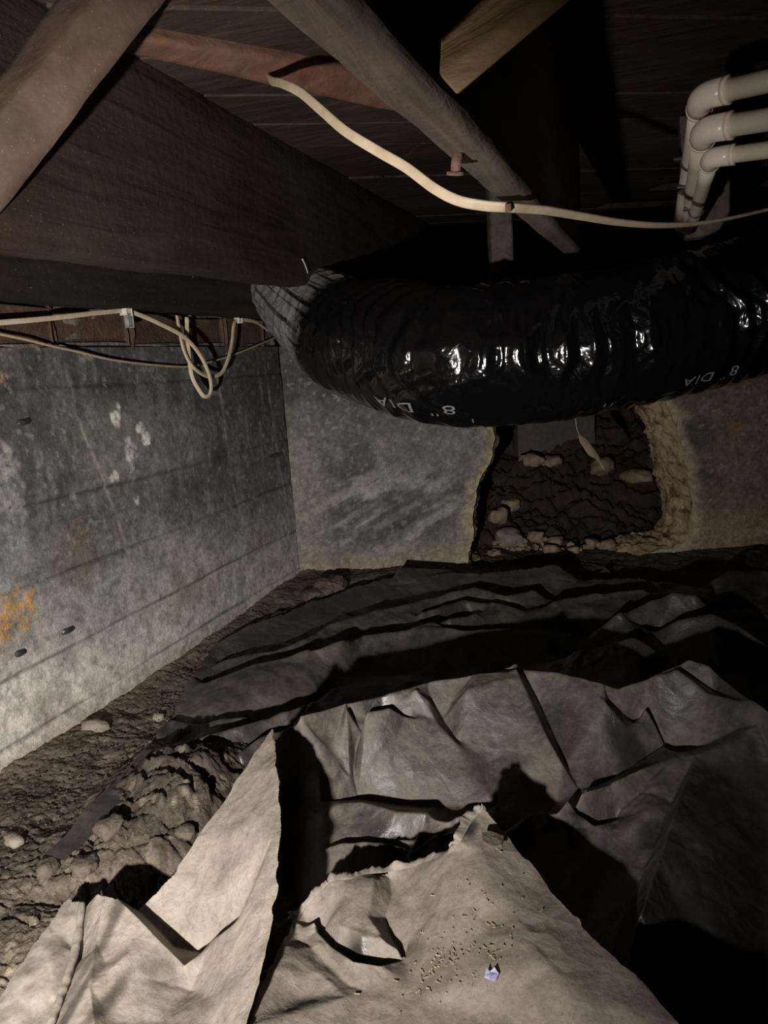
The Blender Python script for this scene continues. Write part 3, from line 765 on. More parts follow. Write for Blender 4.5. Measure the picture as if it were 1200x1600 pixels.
# left sheet with the tall pointed fold
S = Surf()
peak = (425, 1140, .155)
E_ = [(215, 1425, .045), (270, 1365, .07), (310, 1310, .09), (375, 1215, .125)]
LEFT = [(10, 1720, .03), (75, 1600, .032), (100, 1540, .032), (120, 1480, .035), (132, 1420, .045), (152, 1398, .072), (182, 1403, .075)]+E_+[peak]
RDG = [(431, 1180, .151), (437, 1225, .146), (439, 1310, .127), (429, 1420, .10), (411, 1510, .082), (386, 1594, .072), (362, 1670, .066), (330, 1790, .06)]
S.line(LEFT); S.line([peak]+RDG)
S.line([(182, 1403, .075), (232, 1452, .055), (288, 1508, .036), (300, 1545, .024)])
S.line([(222, 1445, .024), (270, 1478, .018), (330, 1494, .012), (368, 1492, .022)])
S.line([(160, 1415, .07), (150, 1470, .055), (140, 1540, .05), (150, 1620, .045)])
S.line([(125, 1500, .03), (165, 1505, .045), (190, 1500, .05), (230, 1530, .035), (300, 1548, .022)])
S.line([(432, 1200, .151), (425, 1310, .126), (414, 1420, .098), (396, 1510, .078), (372, 1594, .066)])
S.pts([(330, 1400, .06), (372, 1430, .082), (350, 1300, .1), (300, 1400, .055), (340, 1455, .06), (250, 1600, .03), (330, 1560, .04), (340, 1640, .05), (180, 1600, .035), (362, 1545, .064)])
left_sheet, _ = build_sheet('plastic_sheet', S, [onz(*p) for p in LEFT+RDG], SH_LEFT, 1.2, .0045, 331,
    bare=patches([(172, 1450, .06, .010, .06, .7), (118, 1570, .04, .008, .06, .7), (160, 1570, .045, .010, .06, .7), (250, 1520, .035, .03, .02, .5)], 6),
    nt=560, nr_=640, label='pale dusty plastic sheet on the left rising to a tall pointed fold', cat='plastic sheet')

# middle sheet behind it
S = Surf()
M1 = [(400, 1172, .110), (425, 1148, .128), (470, 1118, .142), (540, 1100, .135), (600, 1085, .138), (668, 1066, .142), (740, 1056, .142), (806, 1036, .152), (870, 1050, .142), (943, 1068, .132), (966, 1076, .122), (1010, 1060, .132), (1076, 1031, .145), (1108, 1040, .142), (1200, 1108, .13), (1320, 1200, .12)]
bk_ = []
for p in M1:
    w = onz(*p); L = np.hypot(w[0], w[1]); bk_.append((w[0]*(L+.10)/L, w[1]*(L+.10)/L, .0))
out_w = [onz(*p) for p in [(330, 1760, -.05), (372, 1600, -.055), (392, 1450, -.05), (396, 1320, .0), (398, 1240, .05)]]+[onz(*M1[0])]+[np.array(b) for b in bk_]+[onz(*p) for p in [(1330, 1210, .1), (1420, 1400, .0), (1420, 1800, .0), (600, 1800, -.05)]]
S.line(M1); i0 = len(S.c); S.c += bk_; S.e += [(i0+i, i0+i+1) for i in range(len(bk_)-1)]
# front face between the ridge and the valley at its foot, with creases
VAL = [(400, 1266, .015), (430, 1262, .02), (470, 1258, .025), (500, 1252, .035), (560, 1250, .024), (620, 1258, .018), (680, 1260, .016), (778, 1260, .016), (870, 1258, .02), (905, 1236, .026), (960, 1214, .03), (1044, 1176, .046), (1092, 1167, .056), (1200, 1150, .085)]
S.line(VAL)
def face(x, y, dz=0.0):
    def at_x(L, x):
        L = sorted(L); return np.interp(x, [p[0] for p in L], [p[1] for p in L]), np.interp(x, [p[0] for p in L], [p[2] for p in L])
    yr, zr = at_x(M1, x); yv, zv = at_x(VAL, x)
    Lr = np.hypot(*onz(x, yr, zr)[:2]); Lv = np.hypot(*onz(x, yv, zv)[:2])
    t_ = (yv-y)/(yv-yr); L = Lv+t_*(Lr-Lv); q = ray(x, y); z = CAM[2]+q[2]/np.hypot(q[0], q[1])*L
    return (x, y, z+dz)
S.pts([(470, 1320, -.005), (460, 1390, -.045), (440, 1450, -.055), (420, 1530, -.055), (400, 1610, -.055), (440, 1300, .0)])
def crease(pts, w=14, dz=.007):
    n = len(pts)
    S.line([face(x, y, -dz*(1-.6*abs(2*i/(n-1)-1))) for i, (x, y) in enumerate(pts)])
    S.line([face(x-w*(1-.7*abs(2*i/(n-1)-1)), y, dz*.9) for i, (x, y) in enumerate(pts)])
crease([(812, 1046), (842, 1098), (866, 1150), (884, 1195)], 16, .009)
crease([(672, 1092), (692, 1125), (714, 1160)], 12, .006)
crease([(952, 1098), (995, 1135), (1040, 1164)], 16, .008)
crease([(1062, 1048), (1120, 1085), (1190, 1134)], 16, .007)
crease([(552, 1215), (556, 1180), (566, 1150)], 10, .004)
S.line([face(542, 1108, .008), face(572, 1112, .010), face(612, 1108, .008)]); S.line([face(548, 1117, -.003), face(590, 1128, -.006), face(640, 1134, -.003)])
S.line([face(590, 1116, .004), face(608, 1104, .01), face(630, 1118, .004)])
S.line([face(700, 1068, -.008), face(740, 1066, -.01), face(800, 1052, -.004)]); S.line([face(650, 1078, .008), face(730, 1078, .008), face(806, 1060, .008)])
for x, y, dz in ((500, 1150, .004), (520, 1190, -.004), (620, 1180, .004), (760, 1130, .005), (770, 1200, -.003), (930, 1150, .006), (1010, 1100, .006), (690, 1215, .003)): S.pts([face(x, y, dz)])
S.line([(505, 1268, .036), (540, 1254, .042), (567, 1254, .045), (620, 1266, .047), (667, 1270, .047), (754, 1269, .045), (830, 1268, .044), (872, 1268, .046), (886, 1248, .055), (906, 1238, .056), (960, 1219, .056), (1044, 1184, .066), (1086, 1179, .072)])
S.line([(490, 1272, .030), (496, 1310, .012)])
S.fold([(500, 1330, .018), (530, 1317, .028), (567, 1311, .032), (610, 1314, .030), (634, 1322, .022)], .012, .004)
S.fold([(640, 1330, .02), (680, 1302, .032), (716, 1296, .03)], .012, .004)
S.pts([(520, 1376, .0), (560, 1376, .0), (640, 1360, .0), (720, 1330, .005)])
S.line([(1086, 1179, .072), (1062, 1250, .066), (1032, 1340, .058), (1002, 1430, .048), (985, 1490, .03), (970, 1560, .0)])
S.line([(1050, 1255, .036), (1012, 1345, .016), (980, 1425, .004), (955, 1490, -.01)])
S.line([(880, 1268, .04), (930, 1262, .022), (1000, 1238, .035), (1040, 1225, .05)])
S.fold([(770, 1320, .016), (840, 1302, .022), (930, 1290, .026), (960, 1284, .02)], .02, .008)
S.pts([(900, 1330, .01), (960, 1300, .02), (1010, 1270, .035), (830, 1345, .0), (880, 1390, -.01), (950, 1370, .0), (480, 1450, -.055), (600, 1450, -.04), (750, 1400, -.02), (900, 1480, -.04), (600, 1600, -.03), (800, 1620, -.05), (1000, 1600, -.06), (1080, 1650, -.06)])
S.pts([(1150, 1220, .055), (1200, 1300, .02), (1130, 1330, .03), (1100, 1420, .015), (1200, 1450, -.02), (1100, 1550, -.04), (1200, 1600, -.05), (1200, 1180, .075)])
mid_sheet, _ = build_sheet('plastic_sheet', S, out_w, SH_MID, 1.2, .0055, 331,
    bare=patches([(990, 1130, .1, .05, .04, .85), (1040, 1125, .11, .07, .05, .8), (880, 1110, .11, .06, .04, .6), (590, 1110, .12, .03, .02, .8), (590, 1265, .06, .05, .03, .7), (900, 1255, .07, .02, .03, .9), (770, 1150, .1, .05, .04, .4), (1180, 1330, .02, .17, .30, .75), (1160, 1560, -.03, .22, .2, .8), (1160, 1110, .1, .10, .08, .5), (930, 1380, .0, .10, .10, .3)], 6),
    nt=900, nr_=760, label='large dusty grey plastic sheet humped across the middle of the floor with a low ridge', cat='plastic sheet')

# front sheet with the torn edge
S = Surf()
torn = [(456, 1438, .072), (470, 1420, .072), (500, 1387, .086), (520, 1372, .092), (545, 1370, .094), (575, 1362, .092), (610, 1358, .092), (660, 1346, .095), (700, 1334, .1), (714, 1311, .108), (728, 1286, .106), (745, 1267, .110), (757, 1262, .112)]
rgt = [(775, 1290, .102), (800, 1318, .094), (855, 1378, .084), (872, 1405, .082), (930, 1468, .08), (1000, 1534, .078), (1066, 1600, .076), (1160, 1690, .072)]
low = lambda L: [(x, y, z-.030*float(sstep(735, 640, x))*float(sstep(1640, 1480, y))) for x, y, z in L]
torn = low(torn)
out_px = torn+rgt+[(1000, 1850, .03), (600, 1850, .03), (320, 1790, .05), (386, 1602, .062), (404, 1550, .058), (420, 1514, .056), (440, 1476, .05)]
S.line(out_px, True)
S.line(low([(494, 1436, .078), (530, 1448, .085), (565, 1462, .086), (600, 1470, .084), (624, 1484, .076)]))
S.fold(low([(496, 1452, .072), (520, 1478, .078), (555, 1500, .080), (595, 1508, .078), (630, 1500, .068)]), .009, .018)
S.line(low([(498, 1475, .074), (512, 1510, .066), (545, 1540, .062), (565, 1546, .06)])); S.line(low([(486, 1480, .07), (500, 1520, .068), (540, 1556, .063)]))
S.line(low([(610, 1372, .082), (612, 1400, .078), (602, 1440, .072), (612, 1468, .068), (628, 1494, .062)]))
S.line(low([(585, 1372, .097), (582, 1400, .095), (575, 1430, .09), (590, 1452, .087)]))
S.pts(low([(540, 1400, .093), (518, 1428, .084), (560, 1440, .089), (640, 1380, .088), (660, 1430, .08), (640, 1470, .07), (700, 1400, .088), (750, 1330, .1), (760, 1380, .092), (800, 1430, .084), (700, 1490, .07), (768, 1523, .075), (850, 1500, .085), (900, 1560, .08), (650, 1560, .058), (560, 1570, .054), (480, 1560, .054), (470, 1480, .062), (800, 1600, .056)]))
front_sheet, fs = build_sheet('plastic_sheet', S, [onz(*p) for p in out_px], SH_FRONT, 1.6, .0028, 351,
    bare=patches([(545, 1410, .1, .03, .022, .95), (735, 1300, .1, .01, .02, .8)], 7),
    nt=640, nr_=560, label='tan dust-covered plastic sheet in the right foreground with a ragged torn edge', cat='plastic sheet')
def hgt(x, y):
    P2_, Z_, tr_, X_, Y_, H_ = fs; i = np.argmin((X_-x)**2+(Y_-y)**2); return H_.ravel()[i]
# ragged curl along the torn edge
TP = catmull([onz(*p) for p in torn], 22); n = len(TP)
T_ = np.gradient(TP, axis=0); T_ /= np.linalg.norm(T_, axis=1)[:, None]
sid = np.cross(UP, T_); tt = np.linspace(0, 1, n)*23
rag = np.maximum(0, fbm(np.arange(n)*.10, np.zeros(n), None, 4, 401)+.15); cur = fbm(np.arange(n)*.11, np.ones(n), None, 3, 402)
if np.mean((TP[n//2]+sid[n//2]*.01)[:2]*TP[n//2][:2]) < np.mean(TP[n//2][:2]**2): sid = -sid
rows = [TP-sid*.006+UP*.0012, TP+UP*(.003+.002*cur)[:, None], TP+sid*(.002+.008*rag)[:, None]+UP*(.003+.006*cur)[:, None], TP+sid*(.003+.011*rag)[:, None]+UP*(.001+.009*cur)[:, None]]
RV = np.array(rows)
mesh_obj('torn_edge', RV.reshape(-1, 3), grid_faces(4, n), FILM, parent=front_sheet, label='paler ragged torn edge')
# clear rolled hem at the left foreground and thin film beyond it
HP = catmull([onz(*p) for p in [(128, 1412, .055), (124, 1450, .048), (116, 1490, .044), (104, 1530, .042), (90, 1570, .04), (70, 1625, .038), (40, 1700, .036)]], 14)
wv = .007*(1+.4*fbm(np.arange(len(HP))*.17, np.zeros(len(HP)), None, 2, 410))
sweep('rolled_hem', HP, FILM, wv, seg=9, parent=left_sheet, label='pale rolled hem')
S = Surf()
fo = [(128, 1412, .05), (118, 1490, .036), (92, 1565, .032), (60, 1660, .03), (-40, 1690, .03), (-10, 1580, .032), (30, 1510, .036), (75, 1450, .04), (105, 1408, .045)]
S.line(fo, True); S.pts([(60, 1530, .045), (90, 1480, .048)])
build_sheet('film_scrap', S, [onz(*p) for p in fo], FILM, 1.0, .006, 420, nt=120, nr_=120, label='thin pale film scrap on the soil at the lower left corner', cat='plastic sheet')

# stiff sheet offcuts by the back wall
def offcut(pts, d, label, seed):
    P = [at(x, y, dd) for (x, y), dd in zip(pts, d)]
    c_ = np.mean(P, 0); n_ = np.cross(P[1]-P[0], P[2]-P[0]); n_ /= np.linalg.norm(n_)
    if np.dot(n_, CAM-c_) < 0: n_ = -n_
    m = len(P); V_ = P+[p-n_*.004 for p in P]
    Fq = [tuple(range(m)), tuple(range(2*m-1, m-1, -1))]+[(i, i+m, (i+1) % m+m, (i+1) % m) for i in range(m)]
    o = mesh_obj('sheet_offcut', V_, Fq, SH_BACK, smooth=False, attrs={'bare': np.zeros(2*m)}, label=label, cat='plastic sheet')
    bm = bmesh.new(); bm.from_mesh(o.data); bmesh.ops.recalc_face_normals(bm, faces=bm.faces); bm.to_mesh(o.data); bm.free(); return o
offcut([(606, 914), (624, 887), (700, 890), (720, 899), (660, 914)], [2.0, 2.04, 2.08, 2.06, 2.0], 'flat stiff grey offcut leaning on the back wall left of the opening', 1)
offcut([(916, 916), (946, 886), (972, 914)], [2.05, 2.1, 2.05], 'small triangular dark offcut standing below the opening', 2)

# ------------------------------------------------------------------ ground beyond the opening
nt, nr_ = 260, 200
ux = np.linspace(.1, 1.9, nt); uy = np.linspace(.10, 1.25, nr_); A, B = np.meshgrid(ux, uy)
hz = -.02+.02*np.minimum(B, .3)/.3+np.clip(B-.22, 0, 2)*.62
stp = .06; w_ = hz/stp+2.2*fbm(A*4, B*5, None, 4, 501); fr = w_-np.floor(w_)
hz = hz+stp*(sstep(.55, 1, fr)-fr)*.9*sstep(.15, .35, B)+.045*fbm(A*6, B*8, None, 4, 502)+.016*fbm(A*25, B*30, None, 3, 503, True)
d1, d2 = worley(A*11+.5*fbm(A*9, B*9), B*15, 4); hz = hz-.018*(1-sstep(0, .22, d2-d1))*sstep(-.3, .2, fbm(A*4, B*4, None, 2, 506))
Pq = CORNER+wb*A[..., None]-nb_*B[..., None]+UP*hz[..., None]
tc = np.ones(A.shape+(3,))*np.array([.058, .043, .032])*(1+.4*fbm(A*10, B*14, None, 4, 505))[..., None]
mesh_obj('soil_bank', Pq.reshape(-1, 3), grid_faces(nr_, nt), SOIL, attrs={'tint': np.clip(tc, .01, .9).reshape(-1, 3)}, label='stepped bank of bare dark soil beyond the broken opening', cat='soil')
slab = box_obj('footing', at(862, 672, 2.95), (wb, -nb_, UP), (.30, .12, .20), W_DIM, rough=.004, cuts=3, label='flat grey-brown footing on top of the soil bank beyond the opening', cat='footing')
box_obj('wall_far', CORNER+wb*1.0-nb_*1.9+UP*.5, (wb, nb_, UP), (4.2, .06, 1.5), W_SILL, cuts=0, kind='structure')
stones = [(798, 846, 2.42, .045, .036), (782, 812, 2.6, .03, .026), (776, 868, 2.36, .026, .018), (815, 880, 2.33, .028, .016), (838, 872, 2.36, .02, .016), (860, 862, 2.42, .026, .018), (850, 886, 2.3, .016, .012), (880, 880, 2.33, .022, .016), (905, 872, 2.36, .022, .016), (925, 885, 2.3, .018, .014), (950, 868, 2.4, .026, .018), (908, 896, 2.26, .014, .012), (893, 862, 2.45, .02, .014), (870, 845, 2.55, .024, .018), (840, 838, 2.6, .026, .018), (925, 850, 2.5, .022, .016), (765, 885, 2.28, .022, .014), (800, 790, 2.7, .03, .022), (835, 725, 2.9, .04, .022), (865, 720, 2.95, .04, .022), (940, 730, 2.9, .05, .03), (1000, 745, 2.8, .06, .028)]
rw = ['largest pale rubble stone just inside the opening', ]
for i, (x, y, d, a, b) in enumerate(stones):
    row = [(q[0], j) for j, q in enumerate(stones) if j and ((q[1] >= 855) == (y >= 855)) and ((q[1] < 760) == (y < 760))]
    k_ = sorted(row).index((x, i)) if i else 0
    ords = ['leftmost', 'second from the left', 'third from the left', 'fourth from the left', 'fifth from the left', 'sixth from the left', 'seventh from the left', 'eighth from the left', 'ninth from the left', 'tenth from the left', 'eleventh from the left', 'twelfth from the left', 'thirteenth from the left']
    wh = ords[k_] if k_ < len(row)-1 else 'rightmost'
    ro = 'front row just behind the opening sill' if y >= 855 else ('top of the soil bank' if y < 760 else 'middle of the soil bank')
    lab = 'largest pale angular stone just inside the left of the wall opening' if i == 0 else 'brown rubble stone, '+wh+' on the '+ro if y < 855 else 'brown rubble stone, '+wh+' in the '+ro
    rock('rubble_stone', surf_hit(Pq.reshape(-1, 3), x, y)+UP*b*.35, (a, a*.8, b), STONE if i == 0 else RUBBLE, seed=i+1, sub=3, amp=.5, rot=i*.7, label=lab, cat='stone', group=None if i == 0 else 'rubble stones beyond the opening')
nsm = []
bm = bmesh.new()
for i in range(170):
    x = random.uniform(770, 960); y = random.uniform(845, 902); d = 2.62-(y-845)/57*.36
    m = Matrix.Translation(Vector(surf_hit(Pq.reshape(-1, 3), x, y)+UP*.003)) @ Matrix.Rotation(random.uniform(0, 6), 4, 'Z') @ Matrix.Diagonal((random.uniform(.006, .014), random.uniform(.006, .012), random.uniform(.005, .009), 1))
    bmesh.ops.create_icosphere(bm, subdivisions=1, radius=1, matrix=m)
for v in bm.verts: v.co += Vector((random.uniform(-1, 1), random.uniform(-1, 1), random.uniform(-1, 1)))*.0022
me = bpy.data.meshes.new('gravel'); bm.to_mesh(me); bm.free(); me.materials.append(RUBBLE)
o = bpy.data.objects.new('gravel', me); COL.objects.link(o); finish(o, label='loose gravel strewn over the soil inside the wall opening', cat='gravel', kind='stuff')
# hanging shred in the opening
sh0 = empty('hanging_shred', at(902, 655, 2.0), label='pale torn shred hanging on a thread under the duct in the opening', cat='shred')
adopt(sweep('thread', catmull([at(899, 646, 1.98), at(901, 668, 1.98), at(908, 686, 1.98)], 5), WEB, .003, seg=6), sh0)
Ps = catmull([at(904, 680, 1.98), at(914, 692, 1.975), at(924, 706, 1.975), at(934, 716, 1.98), at(944, 734, 1.985)], 6)
adopt(sweep('shred', Ps, RUBBLE, np.interp(np.linspace(0, 1, len(Ps)), [0, .2, .5, .8, 1], [.006, .022, .024, .010, .004]), .006, seg=9, ref=(1, 0, -.6)), sh0)

# ------------------------------------------------------------------ clods and stones by the left wall
cl = [((520, 916, 1.99), (.055, .04, .034), CLOD, 'large cracked clay clod in the corner at the foot of the back wall', 5, .10),
      ((490, 925, 1.95), (.04, .03, .02), CLOD, 'low dark clod just left of the large corner clod', 4, .1),
      ((150, 1128, 1.125), (.024, .010, .013), STONE, 'smooth rounded stone half sunk in soil against the left wall', 4, 0),
      ((172, 1288, .885), (.019, .016, .012), CLOD, 'rounded clod below the cracked soil mound', 4, .06),
      ((134, 1345, .85), (.018, .015, .009), CLOD, 'flat clod at the near end of the sheet strip', 4, .06),
      ((290, 1292, .9), (.014, .012, .009), CLOD, 'brown lump at the foot of the pointed fold beside the soil mound', 4, .1),
      ((75, 1352, .88), (.014, .012, .012), CLOD, 'small dark clod at the tip of the sheet strip by the soil', 3, .06),
      ((440, 962, 1.80), (.03, .022, .02), CLOD, 'dark clod wedged on the soil rim at the corner edge', 4, .1),
      ((405, 976, 1.70), (.022, .018, .012), STONE, 'pale stone chip lying on the soil rim', 3, 0),
      ((248, 1112, 1.22), (.010, .009, .008), STONE, 'small pale pebble on the soil beside the sheet edge', 3, 0),
      ((332, 1018, 1.55), (.014, .011, .010), STONE, 'small stone on the soil strip near the wall', 3, 0),
      ((1190, 872, 2.15), (.05, .04, .024), RUBBLE, 'brown rubble lump at the foot of the wall on the far right', 4, .1),
      ((20, 1305, .93), (.018, .010, .008), STONE, 'flat pale stone on the soil at the left picture edge', 3, 0)]
for i, (p, s_, m_, lab, sub, cr_) in enumerate(cl):
    rock('clod' if m_ is CLOD else 'stone', surf_hit(FLOORP, p[0], p[1]+6)+UP*s_[2]*.3, s_, m_, seed=20+i, sub=sub, amp=.35, crack=cr_, rot=i*.9+math.atan2(wl[1], wl[0]), label=lab, cat='clod' if m_ is CLOD else 'stone')
# soil crumbs
bm = bmesh.new()
for i in range(420):
    tt = random.random(); x = -40+tt*420; base = 1245-.66*x; y = base+random.uniform(-20, 130*(1-tt)+25)
    p = onz(x, y, .018+.006*random.random()); s_ = random.uniform(.0008, .0024)
    if (p-CORNER) @ nl < .015: continue
    bmesh.ops.create_icosphere(bm, subdivisions=1, radius=s_, matrix=Matrix.Translation(Vector(p)) @ Matrix.Diagonal((1, random.uniform(.6, 1.2), .6, 1)))
me = bpy.data.meshes.new('soil_crumbs'); bm.to_mesh(me); bm.free(); me.materials.append(CLOD)
o = bpy.data.objects.new('soil_crumbs', me); COL.objects.link(o); finish(o, label='loose soil crumbs strewn along the foot of the left wall', cat='soil', kind='stuff')
# wood chips on the front sheet
bm = bmesh.new()
for i in range(120):
    x = random.gauss(705, 50); y = random.gauss(1480, 28)
    if random.random() < .2: x = random.gauss(760, 40); y = random.gauss(1440, 40)
    p = onz(x, y, .072); z = hgt(p[0], p[1])+.0015
    m = Matrix.Translation((p[0], p[1], z)) @ Matrix.Rotation(random.uniform(0, 6.3), 4, 'Z') @ Matrix.Rotation(random.uniform(-.3, .3), 4, 'X') @ Matrix.Diagonal((random.choice((.0006, .0009, .0013, .0024)), random.uniform(.0003, .0009), .0004, 1))
    bmesh.ops.create_cube(bm, size=2, matrix=m)
me = bpy.data.meshes.new('wood_chips'); bm.to_mesh(me); bm.free()
me.materials.append(plain_noise('chips', (.16, .11, .07), (.5, .4, .28), 120, .9, .3, 90, .1))
o = bpy.data.objects.new('wood_chips', me); COL.objects.link(o); finish(o, label='scattered wood chips and crumbs on the tan front sheet', cat='wood chips', kind='stuff')
# purple scrap
p = onz(768, 1524, .076); z = hgt(p[0], p[1])+.004
q = [(-.008, -.005, .002), (.006, -.006, .0), (.009, .001, .004), (.003, .006, .008), (-.002, .003, .003), (-.007, .006, .006)]
V_ = [np.array([p[0]+a*.7, p[1]+b*.7, z+c_*.7]) for a, b, c_ in q]; V_ += [v-UP*.0012 for v in V_]
mesh_obj('foil_scrap', V_, [(0, 1, 2, 4), (2, 3, 4), (0, 4, 5), (10, 8, 7, 6), (10, 9, 8), (11, 10, 6)]+[(i, i+6, (i+1) % 6+6, (i+1) % 6) for i in range(6)], SCRAP, smooth=False,
    label='tiny crumpled purple foil scrap on the tan front sheet', cat='scrap')
# grey brown fragment on the sheet tip
fr = [onz(x, y, zz) for x, y, zz in [(753, 1305, .109), (765, 1302, .109), (788, 1310, .105), (784, 1324, .104), (768, 1326, .105), (755, 1318, .107)]]
V_ = [v+UP*.003 for v in fr]+[v for v in fr]
mesh_obj('flake', V_, [tuple(range(6)), tuple(range(11, 5, -1))]+[(i, i+6, (i+1) % 6+6, (i+1) % 6) for i in range(6)], CLOD, smooth=False, label='flat brown flake stuck near the tip of the torn front sheet', cat='flake')

# ------------------------------------------------------------------ flexible duct
dp = [(1330, 412, 1.50), (1200, 470, 1.47), (1080, 505, 1.45), (960, 530, 1.43), (860, 548, 1.42), (760, 557, 1.42), (680, 556, 1.46), (610, 540, 1.56), (545, 526, 1.67), (472, 474, 1.83), (436, 425, 1.93), (424, 370, 1.97), (420, 310, 2.0)]
CP = catmull([at(*p) for p in dp], 40); CP = resample(np.hstack([CP, np.interp(np.arange(len(CP))/40, np.arange(len(dp)), [.13]*8+[.122, .10, .085, .08, .08])[:, None]]), 900)
RADS = CP[:, 3]; CP = CP[:, :3]; RAD = .130
ns, na = len(CP), 220
T_ = np.gradient(CP, axis=0); T_ /= np.linalg.norm(T_, axis=1)[:, None]
N_ = np.zeros_like(CP); v = UP-T_[0]*np.dot(UP, T_[0]); N_[0] = v/np.linalg.norm(v)
for i in range(1, ns):
    v = N_[i-1]-T_[i]*np.dot(N_[i-1], T_[i]); N_[i] = v/np.linalg.norm(v)
B_ = np.cross(T_, N_)
sl = np.concatenate([[0], np.cumsum(np.linalg.norm(np.diff(CP, axis=0), axis=1))])
aa = np.linspace(0, 2*np.pi, na, endpoint=False)
Sg, Ag = np.meshgrid(sl, aa, indexing='ij')
cx_, sy_ = np.cos(Ag), np.sin(Ag)
def tube(sv, av, extra=0):
    c0 = np.stack([np.interp(sv, sl, CP[:, k_]) for k_ in range(3)], -1)
    n0 = np.stack([np.interp(sv, sl, N_[:, k_]) for k_ in range(3)], -1); b0_ = np.stack([np.interp(sv, sl, B_[:, k_]) for k_ in range(3)], -1)
    d_ = n0*np.cos(av)[..., None]+b0_*np.sin(av)[..., None]
    return c0+d_*(np.interp(sv, sl, RADS)+wrk(sv, av)+extra)[..., None]
def wrk(sv, av):
    c_, s_ = np.cos(av), np.sin(av)
    w1 = fbm(sv*15+.9*vnoise(sv*6, c_*1.6, s_*1.6, 601), c_*1.1, s_*1.1, 2, 602, True)
    w2 = fbm(sv*38+1.2*vnoise(sv*9, c_*2.2, s_*2.2, 603), c_*1.9, s_*1.9, 2, 604, True)
    w3 = vnoise(sv*7, c_*2.5, s_*2.5, 605)
    belly = .5+.5*sstep(-.9, .4, -c_)
    w4 = vnoise(sv*75, c_*6, s_*6, 606)
    end = sstep(sl[-1]*.66, sl[-1]*.8, sv)
    w5 = fbm(sv*3, c_*9, s_*9, 2, 607, True)
    ph = sv*44+1.8*vnoise(sv*5, c_*1.1, s_*1.1, 608)+.5*vnoise(sv*14, c_*2.0, s_*2.0, 618)
    zz_ = np.abs((ph % 2)-1)-.5
    pat = .25+.9*sstep(-.35, .35, vnoise(sv*9, c_*1.5, s_*1.5, 609))
    top = (.45+.55*sstep(.75, .1, c_))*(.35+.65*sstep(-.7, -.2, c_))
    return ((.0065*w1+.0042*w2+.0045*w3+.0003*w4+.0115*zz_*pat)*top)*(1-.6*end)+end*.0035*w5-.001
VT = tube(Sg, Ag)
endp = sstep(sl[-1]*.60, sl[-1]*.74, Sg)
strip = fbm(Sg*3, cx_*14, sy_*14, 3, 611, True)
dust = np.clip(endp*(.45+.75*sstep(-.2, .6, strip)), 0, 1)
pv, dpv = project(VT)
dust = np.maximum(dust, .55*sstep(.0, .5, fbm(Sg*26, cx_*5, sy_*5, 3, 612))*sstep(.75, .98, -cx_)*sstep(-.2, .4, fbm(Sg*3, Sg*0, None, 2, 613)))
droot = empty('flexible_duct', CP[len(CP)//2]-UP*RAD, label='thick black plastic-wrapped flexible duct sagging under the joists', cat='duct')
adopt(mesh_obj('sleeve', VT.reshape(-1, 3), grid_faces(ns, na, wrap=True), DUCT, attrs={'dust': dust.ravel()}), droot)
# printing on the sleeve, upside down along its belly
front = (np.einsum('ijk,ijk->ij', (CAM-VT), VT-CP[:, None]) > 0)
def locate(px, py):
    d = np.hypot(pv[..., 0]-px, pv[..., 1]-py)+np.where(front, 0, 1e5); k_ = np.unravel_index(d.argmin(), d.shape); return sl[k_[0]], aa[k_[1]]
sA, aA = locate(900, 560); sB, aB = locate(900, 600); UPD = np.sign(((aB-aA+np.pi) % (2*np.pi))-np.pi)     # angle sense that goes down the picture
def print_on(text, px, py, size, name='printed_text', off=0.0, up=0.0):
    cu = bpy.data.curves.new('t', 'FONT'); cu.body = text; cu.size = size; cu.align_x = 'CENTER'; cu.align_y = 'CENTER'; cu.resolution_u = 3
    to = bpy.data.objects.new('t', cu); COL.objects.link(to); bpy.context.view_layer.update()
    me = bpy.data.meshes.new_from_object(to.evaluated_get(bpy.context.evaluated_depsgraph_get()))
    bpy.data.objects.remove(to); bpy.data.curves.remove(cu)
    bm = bmesh.new(); bm.from_mesh(me)
    for it in range(4):
        le = [e for e in bm.edges if e.calc_length() > .0035]
        if le: bmesh.ops.subdivide_edges(bm, edges=le, cuts=1)
    bmesh.ops.triangulate(bm, faces=bm.faces)
    s0_, a0_ = locate(px, py)
    co = np.array([v.co[:] for v in bm.verts])+np.array([off, up, 0])
    # s grows to the left of the picture, so text x runs along +s and text up runs down the picture
    W_ = tube(s0_+co[:, 0], a0_+UPD*co[:, 1]/RAD, .0042)
    for v, w in zip(bm.verts, W_): v.co = tuple(w)
    bm.to_mesh(me); bm.free(); me.name = name; me.materials.clear(); me.materials.append(PRINT)
    o = bpy.data.objects.new(name, me); COL.objects.link(o); adopt(o, droot); return o
for px_, py_ in ((1110, 585), (642, 634)):
    for ch_, of_, up_ in (('8', -.044, 0), ("'", -.029, .0), ("'", -.023, .0), ('D', .008, 0), ('I', .026, 0), ('A', .043, 0)):
        print_on(ch_, px_, py_, .032 if ch_ != "'" else .026, off=of_, up=.008*(ch_ == "'"))
print_on('I', 740, 655, .018); print_on('I', 944, 630, .018); print_on('I', 955, 628, .018)

